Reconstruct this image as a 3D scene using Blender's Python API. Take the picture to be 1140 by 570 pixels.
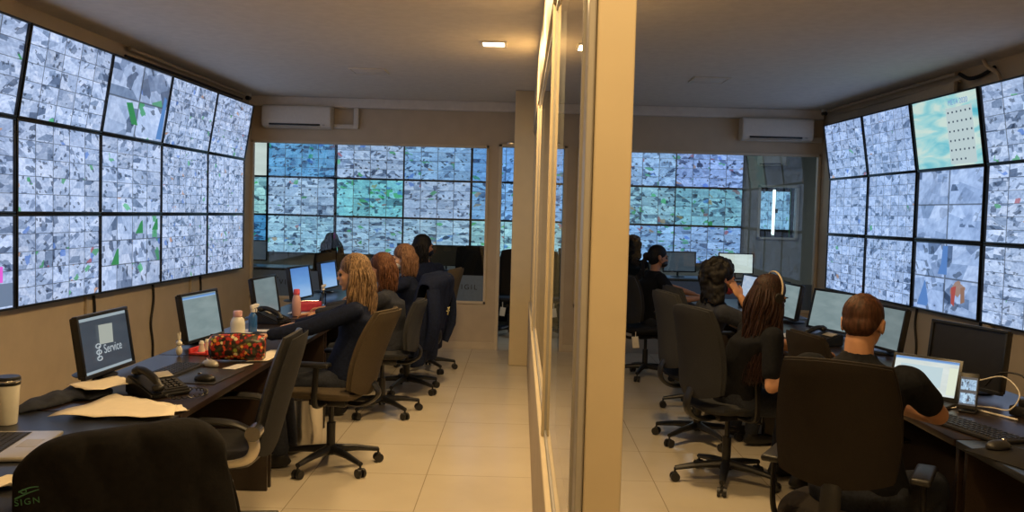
import bpy, bmesh, math, random
from mathutils import Vector, Matrix, Euler
PI = math.pi
R = math.radians
C = bpy.context.scene.collection
for o in list(bpy.data.objects):
    bpy.data.objects.remove(o)
sc = bpy.context.scene

# ------------------------------------------------------------------ camera, world, exposure
def make_camera():
    f, roll, vp = 1000.0, 0.027, (580, 238)
    v = Vector(((vp[0]-570)/f, -(vp[1]-285)/f, -1.0)).normalized()
    u = Vector((math.sin(roll), math.cos(roll), 0))
    u.z = -(u.x*v.x+u.y*v.y)/v.z
    u.normalize()
    x = v.cross(u)
    m = Matrix((x, v, u)).to_4x4()
    cam = bpy.data.cameras.new('camera')
    cam.sensor_fit = 'HORIZONTAL'
    cam.sensor_width = 36
    cam.lens = 36*f/1140
    cam.clip_start = 0.05
    o = bpy.data.objects.new('camera', cam)
    C.objects.link(o)
    o.matrix_world = Matrix.Translation((0, 0, 1.6)) @ m
    sc.camera = o
make_camera()
w = bpy.data.worlds.new('world')
sc.world = w
w.use_nodes = True
w.node_tree.nodes['Background'].inputs[0].default_value = (0.9, 0.8, 0.66, 1)
w.node_tree.nodes['Background'].inputs[1].default_value = 0.05
sc.view_settings.view_transform = 'Standard'
sc.view_settings.look = 'None'
sc.view_settings.gamma = 1
sc.view_settings.use_curve_mapping = False
sc.view_settings.exposure = 0.0
WARM = (1.0, 0.66, 0.30)
COOL = (0.72, 0.86, 1.0)
LAMP_W = 36.0
SCREEN_GAIN = 0.92

# ------------------------------------------------------------------ materials
class NT:
    def __init__(s, name):
        s.m = bpy.data.materials.new(name)
        s.m.use_nodes = True
        s.t = s.m.node_tree
        s.b = s.t.nodes['Principled BSDF']
        s.out = s.t.nodes['Material Output']
    def n(s, kind, **kw):
        x = s.t.nodes.new(kind)
        for k, v in kw.items():
            setattr(x, k, v)
        return x
    def l(s, a, b):
        s.t.links.new(a, b)
    def math(s, op, a, b=None, c=None):
        x = s.n('ShaderNodeMath', operation=op)
        for i, v in enumerate((a, b, c)):
            if v is None:
                continue
            if isinstance(v, (int, float)):
                x.inputs[i].default_value = v
            else:
                s.l(v, x.inputs[i])
        return x.outputs[0]
    def vmath(s, op, a, b=None):
        x = s.n('ShaderNodeVectorMath', operation=op)
        for i, v in enumerate((a, b)):
            if v is None:
                continue
            if isinstance(v, (tuple, list)):
                x.inputs[i].default_value = v
            else:
                s.l(v, x.inputs[i])
        return x.outputs[0]
    def ramp(s, fac, stops, interp='LINEAR'):
        x = s.n('ShaderNodeValToRGB')
        x.color_ramp.interpolation = interp
        e = x.color_ramp.elements
        while len(e) < len(stops):
            e.new(0.5)
        for i, (p, c) in enumerate(stops):
            e[i].position = p
            e[i].color = (*c, 1)
        s.l(fac, x.inputs[0])
        return x.outputs[0]
    def mix(s, fac, a, b, mode='MIX'):
        x = s.n('ShaderNodeMix', data_type='RGBA', blend_type=mode)
        for i, v in ((0, fac), (6, a), (7, b)):
            if isinstance(v, (int, float)):
                x.inputs[i].default_value = v
            elif isinstance(v, tuple):
                x.inputs[i].default_value = (*v, 1) if len(v) == 3 else v
            else:
                s.l(v, x.inputs[i])
        return x.outputs[2]

def paint(name, col, rough=0.6, metal=0.0, noise=0.08, scale=30, bump=0.0, spec=0.5, coat=0.0, stretch=None):
    t = NT(name)
    geo = t.n('ShaderNodeTexCoord')
    co = geo.outputs['Object']
    if stretch:
        co = t.vmath('MULTIPLY', co, stretch)
    nz = t.n('ShaderNodeTexNoise')
    nz.inputs['Scale'].default_value = scale
    nz.inputs['Detail'].default_value = 4
    t.l(co, nz.inputs['Vector'])
    a = tuple(max(0, c*(1-noise)) for c in col)
    b = tuple(min(1, c*(1+noise)) for c in col)
    t.l(t.ramp(nz.outputs['Fac'], [(0.3, a), (0.7, b)]), t.b.inputs['Base Color'])
    t.b.inputs['Roughness'].default_value = rough
    t.b.inputs['Metallic'].default_value = metal
    t.b.inputs['Specular IOR Level'].default_value = spec
    t.b.inputs['Coat Weight'].default_value = coat
    if bump:
        bp = t.n('ShaderNodeBump')
        bp.inputs['Strength'].default_value = bump
        bp.inputs['Distance'].default_value = 0.004
        t.l(nz.outputs['Fac'], bp.inputs['Height'])
        t.l(bp.outputs[0], t.b.inputs['Normal'])
    return t.m

def floor_mat():
    t = NT('cream_floor_tile')
    g = t.n('ShaderNodeNewGeometry')
    p = t.vmath('ADD', g.outputs['Position'], (0.53+6.9, 0.82+6.9, 0))
    p = t.vmath('MULTIPLY', p, (1/0.69, 1/0.69, 0))
    fr = t.vmath('FRACTION', p)
    sx = t.n('ShaderNodeSeparateXYZ')
    t.l(fr, sx.inputs[0])
    def edge(v):
        a = t.math('SUBTRACT', v, 0.5)
        a = t.math('ABSOLUTE', a)
        return t.math('GREATER_THAN', a, 0.4965)
    grout = t.math('MAXIMUM', edge(sx.outputs[0]), edge(sx.outputs[1]))
    fl = t.vmath('FLOOR', p)
    wn = t.n('ShaderNodeTexWhiteNoise')
    t.l(fl, wn.inputs['Vector'])
    nz = t.n('ShaderNodeTexNoise')
    nz.inputs['Scale'].default_value = 1.7
    nz.inputs['Detail'].default_value = 5
    t.l(g.outputs['Position'], nz.inputs['Vector'])
    sp = t.n('ShaderNodeTexNoise')
    sp.inputs['Scale'].default_value = 40
    t.l(g.outputs['Position'], sp.inputs['Vector'])
    c = t.ramp(nz.outputs['Fac'], [(0.3, (0.60, 0.53, 0.41)), (0.7, (0.68, 0.61, 0.48))])
    c = t.mix(t.math('MULTIPLY', wn.outputs['Value'], 0.10), c, (0.53, 0.46, 0.35))
    c = t.mix(t.math('MULTIPLY', t.math('GREATER_THAN', sp.outputs['Fac'], 0.76), 0.5), c, (0.3, 0.25, 0.18))
    c = t.mix(grout, c, (0.34, 0.28, 0.2))
    t.l(c, t.b.inputs['Base Color'])
    t.b.inputs['Roughness'].default_value = 0.24
    t.b.inputs['Specular IOR Level'].default_value = 0.45
    bp = t.n('ShaderNodeBump')
    bp.inputs['Strength'].default_value = 0.25
    bp.inputs['Distance'].default_value = 0.002
    bp.invert = True
    t.l(grout, bp.inputs['Height'])
    t.l(bp.outputs[0], t.b.inputs['Normal'])
    return t.m

def glass_mat(name, tint=(0.93, 0.97, 0.96), boost=1.0):
    t = NT(name)
    t.t.nodes.remove(t.b)
    tr = t.n('ShaderNodeBsdfTransparent')
    tr.inputs[0].default_value = (*tint, 1)
    gl = t.n('ShaderNodeBsdfGlossy')
    gl.inputs['Roughness'].default_value = 0.0
    gl.inputs[0].default_value = (1, 1, 1, 1)
    fr = t.n('ShaderNodeFresnel')
    fr.inputs[0].default_value = 1.5
    mx = t.n('ShaderNodeMixShader')
    t.l(t.math('MULTIPLY', fr.outputs[0], boost), mx.inputs[0])
    t.l(tr.outputs[0], mx.inputs[1])
    t.l(gl.outputs[0], mx.inputs[2])
    t.l(mx.outputs[0], t.out.inputs[0])
    return t.m

def attr(t, name):
    a = t.n('ShaderNodeAttribute', attribute_type='OBJECT', attribute_name=name)
    return a

def cctv_mat():
    """mosaic of small surveillance pictures; grid, seed, tint and richness come from each screen's own properties"""
    t = NT('surveillance_mosaic')
    uv = t.n('ShaderNodeTexCoord').outputs['UV']
    gx, gy, sd = attr(t, 'grid_x').outputs['Fac'], attr(t, 'grid_y').outputs['Fac'], attr(t, 'seed').outputs['Fac']
    cb = t.n('ShaderNodeCombineXYZ')
    t.l(gx, cb.inputs[0]); t.l(gy, cb.inputs[1])
    p = t.vmath('MULTIPLY', uv, cb.outputs[0])
    cell = t.vmath('FLOOR', p)
    fr = t.vmath('FRACTION', p)
    sc_ = t.n('ShaderNodeCombineXYZ')
    t.l(sd, sc_.inputs[2])
    key = t.vmath('ADD', cell, sc_.outputs[0])
    wn = t.n('ShaderNodeTexWhiteNoise')
    t.l(key, wn.inputs['Vector'])
    off = t.vmath('MULTIPLY', wn.outputs['Color'], (37, 41, 53))
    # a slanted frame in every cell so walls and counters run at angles
    sep = t.n('ShaderNodeSeparateColor')
    t.l(wn.outputs['Color'], sep.inputs[0])
    ang = t.math('MULTIPLY', t.math('SUBTRACT', sep.outputs[0], 0.5), 1.6)
    rot = t.n('ShaderNodeVectorRotate', rotation_type='Z_AXIS')
    t.l(fr, rot.inputs['Vector'])
    rot.inputs['Center'].default_value = (0.5, 0.5, 0)
    t.l(ang, rot.inputs['Angle'])
    st = t.vmath('MULTIPLY', rot.outputs[0], (2.5, 1.5, 0))
    q = t.vmath('ADD', st, off)
    def vor(scale, metric):
        v = t.n('ShaderNodeTexVoronoi', distance=metric)
        v.inputs['Scale'].default_value = scale
        t.l(q, v.inputs['Vector'])
        s = t.n('ShaderNodeSeparateColor')
        t.l(v.outputs['Color'], s.inputs[0])
        return s
    v2 = vor(1.5, 'CHEBYCHEV')
    v3 = vor(3.4, 'CHEBYCHEV')
    dark = (0.035, 0.05, 0.075)
    # each picture is a small room seen in perspective: floor and walls fan out from its own vanishing point
    wn2 = t.n('ShaderNodeTexWhiteNoise')
    t.l(t.vmath('ADD', key, (13.7, 5.1, 3.3)), wn2.inputs['Vector'])
    fs, ps = t.n('ShaderNodeSeparateXYZ'), t.n('ShaderNodeSeparateColor')
    t.l(fr, fs.inputs[0]); t.l(wn2.outputs['Color'], ps.inputs[0])
    px = t.math('SUBTRACT', fs.outputs[0], t.math('ADD', t.math('MULTIPLY', ps.outputs[0], 1.3), -0.15))
    py = t.math('SUBTRACT', fs.outputs[1], t.math('ADD', t.math('MULTIPLY', ps.outputs[1], 0.9), 0.25))
    th = t.math('ADD', t.math('MULTIPLY', t.math('ARCTAN2', py, px), 1.45), t.math('MULTIPLY', ps.outputs[2], 9.0))
    rr = t.math('MAXIMUM', t.math('ABSOLUTE', px), t.math('MULTIPLY', t.math('ABSOLUTE', py), 1.3))
    ring = t.math('FLOOR', t.math('ADD', t.math('MULTIPLY', rr, 1.9), ps.outputs[0]))
    inner = t.math('LESS_THAN', rr, t.math('ADD', t.math('MULTIPLY', ps.outputs[1], 0.25), 0.05))
    sec = t.math('ADD', t.math('MULTIPLY', t.math('FLOOR', th), t.math('SUBTRACT', 1.0, inner)), t.math('MULTIPLY', ring, 17.0))
    sv = t.n('ShaderNodeCombineXYZ')
    t.l(sec, sv.inputs[2])
    wn3 = t.n('ShaderNodeTexWhiteNoise')
    t.l(t.vmath('ADD', t.vmath('ADD', key, off), sv.outputs[0]), wn3.inputs['Vector'])
    c = t.ramp(wn3.outputs['Value'], [(0.0, (0.16, 0.21, 0.30)), (0.06, (0.34, 0.42, 0.54)), (0.15, (0.56, 0.65, 0.79)), (0.5, (0.70, 0.78, 0.91)), (0.8, (0.80, 0.87, 0.98)), (1.0, (0.92, 0.96, 1.04))])
    d = t.ramp(v2.outputs[1], [(0.0, (0.12, 0.15, 0.20)), (0.06, (0.30, 0.35, 0.42)), (0.11, (0.72, 0.76, 0.82)), (0.18, (0.97, 0.98, 0.98)), (0.9, (1.0, 1.0, 1.0)), (1.0, (1.12, 1.1, 1.08))])
    busy = attr(t, 'busy').outputs['Fac']
    c = t.mix(busy, c, t.mix(1.0, c, d, 'MULTIPLY'))
    e = t.math('MULTIPLY', t.math('LESS_THAN', v3.outputs[2], 0.055), busy)
    c = t.mix(t.math('MULTIPLY', e, 0.85), c, dark)
    # soft lines and blur of compressed video
    nz = t.n('ShaderNodeTexNoise')
    nz.inputs['Scale'].default_value = 3.5
    nz.inputs['Detail'].default_value = 3
    t.l(q, nz.inputs['Vector'])
    c = t.mix(1.0, c, t.ramp(nz.outputs['Fac'], [(0.3, (0.72, 0.74, 0.78)), (0.65, (1.08, 1.07, 1.05))]), 'MULTIPLY')
    # coloured things in some pictures
    hue = t.ramp(v2.outputs[2], [(0.0, (0.08, 0.45, 0.12)), (0.45, (0.12, 0.62, 0.2)), (0.5, (0.15, 0.3, 0.7)), (0.75, (0.75, 0.35, 0.15)), (0.9, (0.6, 0.12, 0.12))], 'CONSTANT')
    colr = attr(t, 'colour').outputs['Fac']
    hm = t.math('MULTIPLY', t.math('LESS_THAN', v2.outputs[0], colr), t.math('GREATER_THAN', sep.outputs[2], 0.45))
    c = t.mix(t.math('MULTIPLY', hm, 0.8), c, hue)
    # brightness of each picture
    br = t.math('ADD', t.math('MULTIPLY', sep.outputs[1], 0.28), 0.78)
    bc = t.n('ShaderNodeCombineColor')
    for i in range(3):
        t.l(br, bc.inputs[i])
    c = t.mix(1.0, c, bc.outputs[0], 'MULTIPLY')
    tint = attr(t, 'tint').outputs['Color']
    c = t.mix(1.0, c, tint, 'MULTIPLY')
    # thin dark gaps
    s2 = t.n('ShaderNodeSeparateXYZ')
    t.l(fr, s2.inputs[0])
    def near(v):
        return t.math('GREATER_THAN', t.math('ABSOLUTE', t.math('SUBTRACT', v, 0.5)), 0.478)
    ed = t.math('MAXIMUM', near(s2.outputs[0]), near(s2.outputs[1]))
    c = t.mix(t.math('MULTIPLY', ed, 0.75), c, (0.05, 0.06, 0.08))
    t.b.inputs['Base Color'].default_value = (0.01, 0.01, 0.012, 1)
    t.b.inputs['Roughness'].default_value = 0.3
    t.l(c, t.b.inputs['Emission Color'])
    t.b.inputs['Emission Strength'].default_value = SCREEN_GAIN
    return t.m

def emis(name, stops, scale=2.0, strength=0.8, vertical=False, rough=0.3):
    t = NT(name)
    uv = t.n('ShaderNodeTexCoord').outputs['UV']
    nz = t.n('ShaderNodeTexNoise')
    nz.inputs['Scale'].default_value = scale
    nz.inputs['Detail'].default_value = 4
    nz.inputs['Distortion'].default_value = 0.6
    t.l(t.vmath('MULTIPLY', uv, (1.0, 2.2, 1.0)), nz.inputs['Vector'])
    fac = nz.outputs['Fac']
    if vertical:
        s = t.n('ShaderNodeSeparateXYZ')
        t.l(uv, s.inputs[0])
        fac = t.math('ADD', t.math('MULTIPLY', s.outputs[1], 0.8), t.math('MULTIPLY', nz.outputs['Fac'], 0.25))
    c = t.ramp(fac, stops)
    t.b.inputs['Base Color'].default_value = (0.01, 0.01, 0.01, 1)
    t.b.inputs['Roughness'].default_value = rough
    t.l(c, t.b.inputs['Emission Color'])
    t.b.inputs['Emission Strength'].default_value = strength
    return t.m

def calendar_sheet_mat():
    t = NT('calendar_paper')
    uv = t.n('ShaderNodeTexCoord').outputs['UV']
    p = t.vmath('MULTIPLY', uv, (6, 6, 0))
    c, f = t.vmath('FLOOR', p), t.vmath('FRACTION', p)
    a, b = t.n('ShaderNodeSeparateXYZ'), t.n('ShaderNodeSeparateXYZ')
    t.l(f, a.inputs[0]); t.l(c, b.inputs[0])
    dx = t.math('LESS_THAN', t.math('ABSOLUTE', t.math('SUBTRACT', a.outputs[0], 0.5)), 0.16)
    dy = t.math('LESS_THAN', t.math('ABSOLUTE', t.math('SUBTRACT', a.outputs[1], 0.5)), 0.10)
    dot = t.math('MULTIPLY', dx, dy)
    last = t.math('MULTIPLY', t.math('LESS_THAN', b.outputs[1], 0.5), t.math('GREATER_THAN', b.outputs[0], 3.5))
    dot = t.math('MULTIPLY', dot, t.math('SUBTRACT', 1.0, last))
    t.b.inputs['Base Color'].default_value = (0.01, 0.01, 0.01, 1)
    t.l(t.mix(dot, (0.50, 0.62, 0.64), (0.03, 0.05, 0.09)), t.b.inputs['Emission Color'])
    t.b.inputs['Emission Strength'].default_value = 0.95
    return t.m

def floral_mat():
    t = NT('red_floral_print')
    co = t.n('ShaderNodeTexCoord').outputs['Object']
    v = t.n('ShaderNodeTexVoronoi')
    v.inputs['Scale'].default_value = 55
    t.l(co, v.inputs['Vector'])
    s = t.n('ShaderNodeSeparateColor')
    t.l(v.outputs['Color'], s.inputs[0])
    c = t.ramp(s.outputs[0], [(0.0, (0.02, 0.012, 0.01)), (0.28, (0.05, 0.06, 0.02)), (0.42, (0.45, 0.03, 0.02)), (0.7, (0.75, 0.10, 0.03)), (0.85, (0.85, 0.42, 0.08)), (0.93, (0.32, 0.38, 0.06)), (0.97, (0.8, 0.7, 0.4))], 'CONSTANT')
    c = t.mix(t.math('MULTIPLY', t.math('GREATER_THAN', v.outputs['Distance'], 0.6), 0.8), c, (0.02, 0.015, 0.01))
    t.l(c, t.b.inputs['Base Color'])
    t.b.inputs['Roughness'].default_value = 0.35
    t.b.inputs['Coat Weight'].default_value = 0.4
    return t.m

def hair_mat(name, a, b, sx=160):
    t = NT(name)
    co = t.n('ShaderNodeTexCoord').outputs['Object']
    nz = t.n('ShaderNodeTexNoise')
    nz.inputs['Scale'].default_value = 1.0
    nz.inputs['Detail'].default_value = 3
    t.l(t.vmath('MULTIPLY', co, (sx, sx, 6)), nz.inputs['Vector'])
    t.l(t.ramp(nz.outputs['Fac'], [(0.35, a), (0.65, b)]), t.b.inputs['Base Color'])
    t.b.inputs['Roughness'].default_value = 0.6
    t.b.inputs['Specular IOR Level'].default_value = 0.25
    bp = t.n('ShaderNodeBump')
    bp.inputs['Strength'].default_value = 0.6
    bp.inputs['Distance'].default_value = 0.004
    t.l(nz.outputs['Fac'], bp.inputs['Height'])
    t.l(bp.outputs[0], t.b.inputs['Normal'])
    return t.m

def lamp_mat(name, col, s):
    t = NT(name)
    t.b.inputs['Base Color'].default_value = (0.02, 0.02, 0.02, 1)
    t.b.inputs['Emission Color'].default_value = (*col, 1)
    t.b.inputs['Emission Strength'].default_value = s
    return t.m

M = dict(
    floor=floor_mat(),
    wall=paint('beige_wall_paint', (0.53, 0.45, 0.34), 0.8, noise=0.05, scale=6, bump=0.1),
    wallfar=paint('grey_wall_paint', (0.42, 0.42, 0.40), 0.8, noise=0.05, scale=6, bump=0.1),
    ceil=paint('white_ceiling_paint', (0.70, 0.66, 0.60), 0.85, noise=0.05, scale=14, bump=0.1),
    cream=paint('cream_painted_frame', (0.58, 0.49, 0.33), 0.5, noise=0.03, scale=8),
    frame=paint('pale_beige_frame', (0.60, 0.52, 0.40), 0.5, noise=0.03, scale=8),
    greyfr=paint('grey_aluminium_frame', (0.42, 0.40, 0.36), 0.4, 0.2, noise=0.03),
    glass=glass_mat('clear_glass'),
    bglass=glass_mat('bottle_glass', (0.9, 0.95, 0.95)),
    frost=paint('frosted_band_film', (0.12, 0.18, 0.27), 0.4, noise=0.06),
    black=paint('black_plastic', (0.012, 0.012, 0.013), 0.42, noise=0.2),
    bezel=paint('black_bezel', (0.012, 0.014, 0.018), 0.35, noise=0.1),
    desk=paint('dark_wenge_laminate', (0.022, 0.013, 0.009), 0.30, noise=0.45, scale=6, stretch=(30, 1.5, 30), spec=0.5),
    deskbl=paint('dark_blue_black_laminate', (0.022, 0.024, 0.030), 0.32, noise=0.35, scale=6, stretch=(30, 1.5, 30)),
    fabric=paint('olive_grey_chair_fabric', (0.085, 0.066, 0.043), 0.9, noise=0.2, scale=260, spec=0.25, bump=0.25),
    fabgrey=paint('grey_chair_fabric', (0.034, 0.036, 0.041), 0.9, noise=0.2, scale=260, spec=0.25, bump=0.25),
    fabdark=paint('charcoal_chair_fabric', (0.016, 0.015, 0.015), 0.85, noise=0.25, scale=260, spec=0.25, bump=0.25),
    brownback=paint('dark_brown_chair_back', (0.015, 0.011, 0.008), 0.75, noise=0.15, scale=200, spec=0.25, bump=0.2),
    leather=paint('black_leatherette', (0.03, 0.03, 0.032), 0.38, noise=0.2, scale=90, bump=0.3),
    chrome=paint('brushed_metal', (0.72, 0.70, 0.66), 0.25, 1.0, noise=0.04),
    satin=paint('satin_silver_arm', (0.62, 0.57, 0.48), 0.4, 0.5, noise=0.05),
    white=paint('white_plastic', (0.78, 0.76, 0.72), 0.4, noise=0.03),
    acw=paint('ac_white_plastic', (0.66, 0.62, 0.55), 0.45, noise=0.03),
    paper=paint('cream_paper', (0.82, 0.74, 0.58), 0.8, noise=0.03),
    skin=paint('warm_skin', (0.50, 0.26, 0.15), 0.55, noise=0.07, scale=25),
    skin2=paint('brown_skin', (0.36, 0.17, 0.09), 0.55, noise=0.07, scale=25),
    skin3=paint('light_skin', (0.62, 0.37, 0.25), 0.55, noise=0.07, scale=25),
    navy=paint('navy_jacket_cloth', (0.007, 0.012, 0.034), 0.85, noise=0.3, scale=60, spec=0.2, bump=0.4),
    blackcl=paint('black_cotton', (0.007, 0.008, 0.011), 0.9, noise=0.3, scale=60, spec=0.2, bump=0.4),
    jacket=paint('black_jacket_cloth', (0.0055, 0.0048, 0.0045), 0.9, noise=0.3, scale=50, spec=0.2, bump=0.5),
    greycl=paint('dark_grey_cotton', (0.028, 0.032, 0.045), 0.9, noise=0.2, scale=60, spec=0.2, bump=0.4),
    jeans=paint('dark_jeans', (0.02, 0.025, 0.04), 0.9, noise=0.3, scale=90, bump=0.3),
    pink=paint('pink_plastic', (0.72, 0.42, 0.42), 0.4, noise=0.03),
    hotpink=paint('pink_cloth_mask', (0.78, 0.12, 0.20), 0.8, noise=0.1),
    magenta=paint('crimson_pouch_cloth', (0.42, 0.03, 0.07), 0.6, noise=0.15, bump=0.3),
    red=paint('red_plastic', (0.6, 0.05, 0.05), 0.4, noise=0.05),
    blue=paint('blue_bottle_plastic', (0.03, 0.12, 0.36), 0.25, noise=0.1),
    green=paint('green_plastic', (0.04, 0.30, 0.10), 0.4, noise=0.1),
    cream_pl=paint('cream_bottle', (0.75, 0.74, 0.66), 0.35, noise=0.03),
    maskw=paint('white_mask_cloth', (0.62, 0.64, 0.66), 0.8, noise=0.03),
    silver=paint('silver_laptop', (0.62, 0.60, 0.56), 0.35, 0.6, noise=0.02),
    keys=paint('black_keys', (0.02, 0.02, 0.022), 0.5, noise=0.1),
    bluecloth=paint('blue_black_folded_cloth', (0.014, 0.018, 0.030), 0.9, noise=0.3, bump=0.5),
    cable=paint('black_cable', (0.012, 0.011, 0.011), 0.5, noise=0.1),
    conduit=paint('beige_conduit', (0.45, 0.38, 0.29), 0.6, noise=0.05),
    whitecable=paint('white_cable', (0.7, 0.66, 0.58), 0.5, noise=0.03),
    floral=floral_mat(),
    eye=paint('eye_white', (0.7, 0.68, 0.65), 0.2, noise=0.02),
    h_blond=hair_mat('honey_blond_hair', (0.06, 0.034, 0.020), (0.33, 0.215, 0.12)),
    h_red=hair_mat('reddish_brown_hair', (0.05, 0.02, 0.011), (0.16, 0.068, 0.032)),
    h_copper=hair_mat('copper_hair', (0.09, 0.045, 0.026), (0.28, 0.155, 0.09)),
    h_dark=hair_mat('dark_brown_hair', (0.008, 0.004, 0.004), (0.042, 0.017, 0.011)),
    h_black=hair_mat('black_hair', (0.003, 0.003, 0.004), (0.010, 0.009, 0.010)),
    h_short=hair_mat('short_brown_hair', (0.028, 0.011, 0.006), (0.075, 0.03, 0.016), 90),
    cctv=cctv_mat(),
    calendar=emis('turquoise_wallpaper_screen', [(0.30, (0.10, 0.48, 0.60)), (0.46, (0.34, 0.66, 0.68)), (0.56, (0.58, 0.74, 0.68)), (0.75, (0.62, 0.74, 0.68))], 2.3, 0.95),
    pale=emis('pale_blue_screen', [(0.2, (0.30, 0.46, 0.72)), (0.5, (0.50, 0.60, 0.74)), (0.8, (0.68, 0.76, 0.86))], 3.0, 0.8),
    whitescr=emis('white_document_screen', [(0.2, (0.62, 0.70, 0.68)), (0.8, (0.80, 0.88, 0.86))], 2.0, 0.9),
    greyscr=emis('dim_grey_blue_screen', [(0.2, (0.13, 0.18, 0.19)), (0.8, (0.21, 0.27, 0.28))], 2.0, 0.9),
    tealscr=emis('grey_teal_screen', [(0.2, (0.16, 0.23, 0.24)), (0.8, (0.28, 0.36, 0.37))], 2.0, 0.9),
    darkscr=emis('dark_login_screen', [(0.2, (0.035, 0.050, 0.070)), (0.8, (0.060, 0.080, 0.105))], 2.0, 0.9),
    bluescr=emis('blue_sky_screen', [(0.25, (0.30, 0.50, 0.80)), (0.5, (0.16, 0.36, 0.72)), (0.9, (0.08, 0.22, 0.58))], 2.0, 0.9, vertical=True),
    barlight=emis('pale_bar_on_screen', [(0.0, (0.3, 0.38, 0.42)), (1.0, (0.38, 0.46, 0.5))], 2.0, 0.9),
    lettering=emis('pale_screen_lettering', [(0.0, (0.42, 0.48, 0.52)), (1.0, (0.42, 0.48, 0.52))], 2.0, 0.9),
    darkletter=paint('dark_lettering', (0.015, 0.02, 0.03), 0.6, noise=0.05),
    greenletter=paint('green_embroidery', (0.02, 0.10, 0.045), 0.7, noise=0.05),
    yellowletter=paint('yellow_embroidery', (0.55, 0.50, 0.25), 0.7, noise=0.05),
    lamp=lamp_mat('warm_led_panel', (1.0, 0.86, 0.62), 9.0),
    tube=lamp_mat('white_tube_light', (0.9, 1.0, 1.0), 3.0),
)

# ------------------------------------------------------------------ mesh helpers
def box(bm, c, s, rot=None, bevel=0.0, seg=2):
    r = bmesh.ops.create_cube(bm, size=1.0)
    vs = r['verts']
    for v in vs:
        v.co = Vector((v.co.x*s[0], v.co.y*s[1], v.co.z*s[2]))
    if bevel > 0:
        es = list({e for v in vs for e in v.link_edges})
        b = bmesh.ops.bevel(bm, geom=es, offset=bevel, segments=seg, affect='EDGES', profile=0.5)
        vs = list({v for f in b['faces'] for v in f.verts} | {v for v in vs if v.is_valid})
    m = Matrix.Translation(c)
    if rot is not None:
        m = m @ (rot if isinstance(rot, Matrix) else Euler(rot).to_matrix().to_4x4())
    bmesh.ops.transform(bm, matrix=m, verts=vs)
    return vs

def axis_mat(p0, p1):
    d = Vector(p1)-Vector(p0)
    q = d.to_track_quat('Z', 'Y')
    return Matrix.Translation(p0) @ q.to_matrix().to_4x4(), d.length

def cone(bm, p0, p1, r0, r1=None, seg=16, caps=True):
    r1 = r0 if r1 is None else r1
    m, L = axis_mat(p0, p1)
    r = bmesh.ops.create_cone(bm, cap_ends=caps, segments=seg, radius1=max(r0, 1e-4), radius2=max(r1, 1e-4), depth=L)
    bmesh.ops.transform(bm, matrix=m @ Matrix.Translation((0, 0, L/2)), verts=r['verts'])
    return r['verts']

def ball(bm, c, r, rot=None, u=16, v=12):
    if isinstance(r, (int, float)):
        r = (r, r, r)
    x = bmesh.ops.create_uvsphere(bm, u_segments=u, v_segments=v, radius=1.0)
    m = Matrix.Translation(c)
    if rot is not None:
        m = m @ (rot if isinstance(rot, Matrix) else Euler(rot).to_matrix().to_4x4())
    m = m @ Matrix.Diagonal((*r, 1))
    bmesh.ops.transform(bm, matrix=m, verts=x['verts'])
    return x['verts']

def capsule(bm, p0, p1, r0, r1, seg=14):
    cone(bm, p0, p1, r0, r1, seg)
    ball(bm, p0, r0, u=seg, v=8)
    ball(bm, p1, r1, u=seg, v=8)

def tube(bm, pts, r, seg=8, r1=None, flat=1.0):
    """tube through points, radius running from r to r1, cross-section flattened by flat"""
    pts = [Vector(p) for p in pts]
    n = len(pts)
    rings = []
    up = Vector((0.01, 0.02, 1))
    prev = None
    for i, p in enumerate(pts):
        d = (pts[min(i+1, n-1)]-pts[max(i-1, 0)]).normalized()
        if prev is None:
            a = d.cross(up if abs(d.dot(up.normalized())) < 0.95 else Vector((1, 0, 0))).normalized()
        else:
            a = (prev - d*prev.dot(d)).normalized()
        prev = a
        b = d.cross(a)
        k = i/(n-1)
        rr = r if r1 is None else r*(1-k)+r1*k
        rings.append([bm.verts.new(p + a*math.cos(2*PI*j/seg)*rr + b*math.sin(2*PI*j/seg)*rr*flat) for j in range(seg)])
    for i in range(n-1):
        for j in range(seg):
            bm.faces.new((rings[i][j], rings[i][(j+1) % seg], rings[i+1][(j+1) % seg], rings[i+1][j]))
    bm.faces.new(list(reversed(rings[0])))
    bm.faces.new(rings[-1])

def smooth_path(pts, k=6):
    """Catmull-Rom through the points"""
    P = [Vector(p) for p in pts]
    P = [P[0]*2-P[1]] + P + [P[-1]*2-P[-2]]
    out = []
    for i in range(1, len(P)-2):
        for j in range(k):
            t = j/k
            a, b, c, d = P[i-1], P[i], P[i+1], P[i+2]
            out.append(0.5*((2*b)+(c-a)*t+(2*a-5*b+4*c-d)*t*t+(3*b-a-3*c+d)*t**3))
    out.append(P[-2])
    return out

def lathe(bm, prof, c=(0, 0, 0), seg=24):
    c = Vector(c)
    rings = [[bm.verts.new(c+Vector((r*math.cos(2*PI*j/seg), r*math.sin(2*PI*j/seg), z))) for j in range(seg)] for r, z in prof]
    for a, b in zip(rings, rings[1:]):
        for j in range(seg):
            bm.faces.new((a[j], a[(j+1) % seg], b[(j+1) % seg], b[j]))
    bm.faces.new(list(reversed(rings[0])))
    bm.faces.new(rings[-1])

def prism(bm, poly, z0, z1):
    a = [bm.verts.new((x, y, z0)) for x, y in poly]
    b = [bm.verts.new((x, y, z1)) for x, y in poly]
    n = len(poly)
    bm.faces.new(list(reversed(a)))
    bm.faces.new(b)
    for i in range(n):
        bm.faces.new((a[i], a[(i+1) % n], b[(i+1) % n], b[i]))

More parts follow.
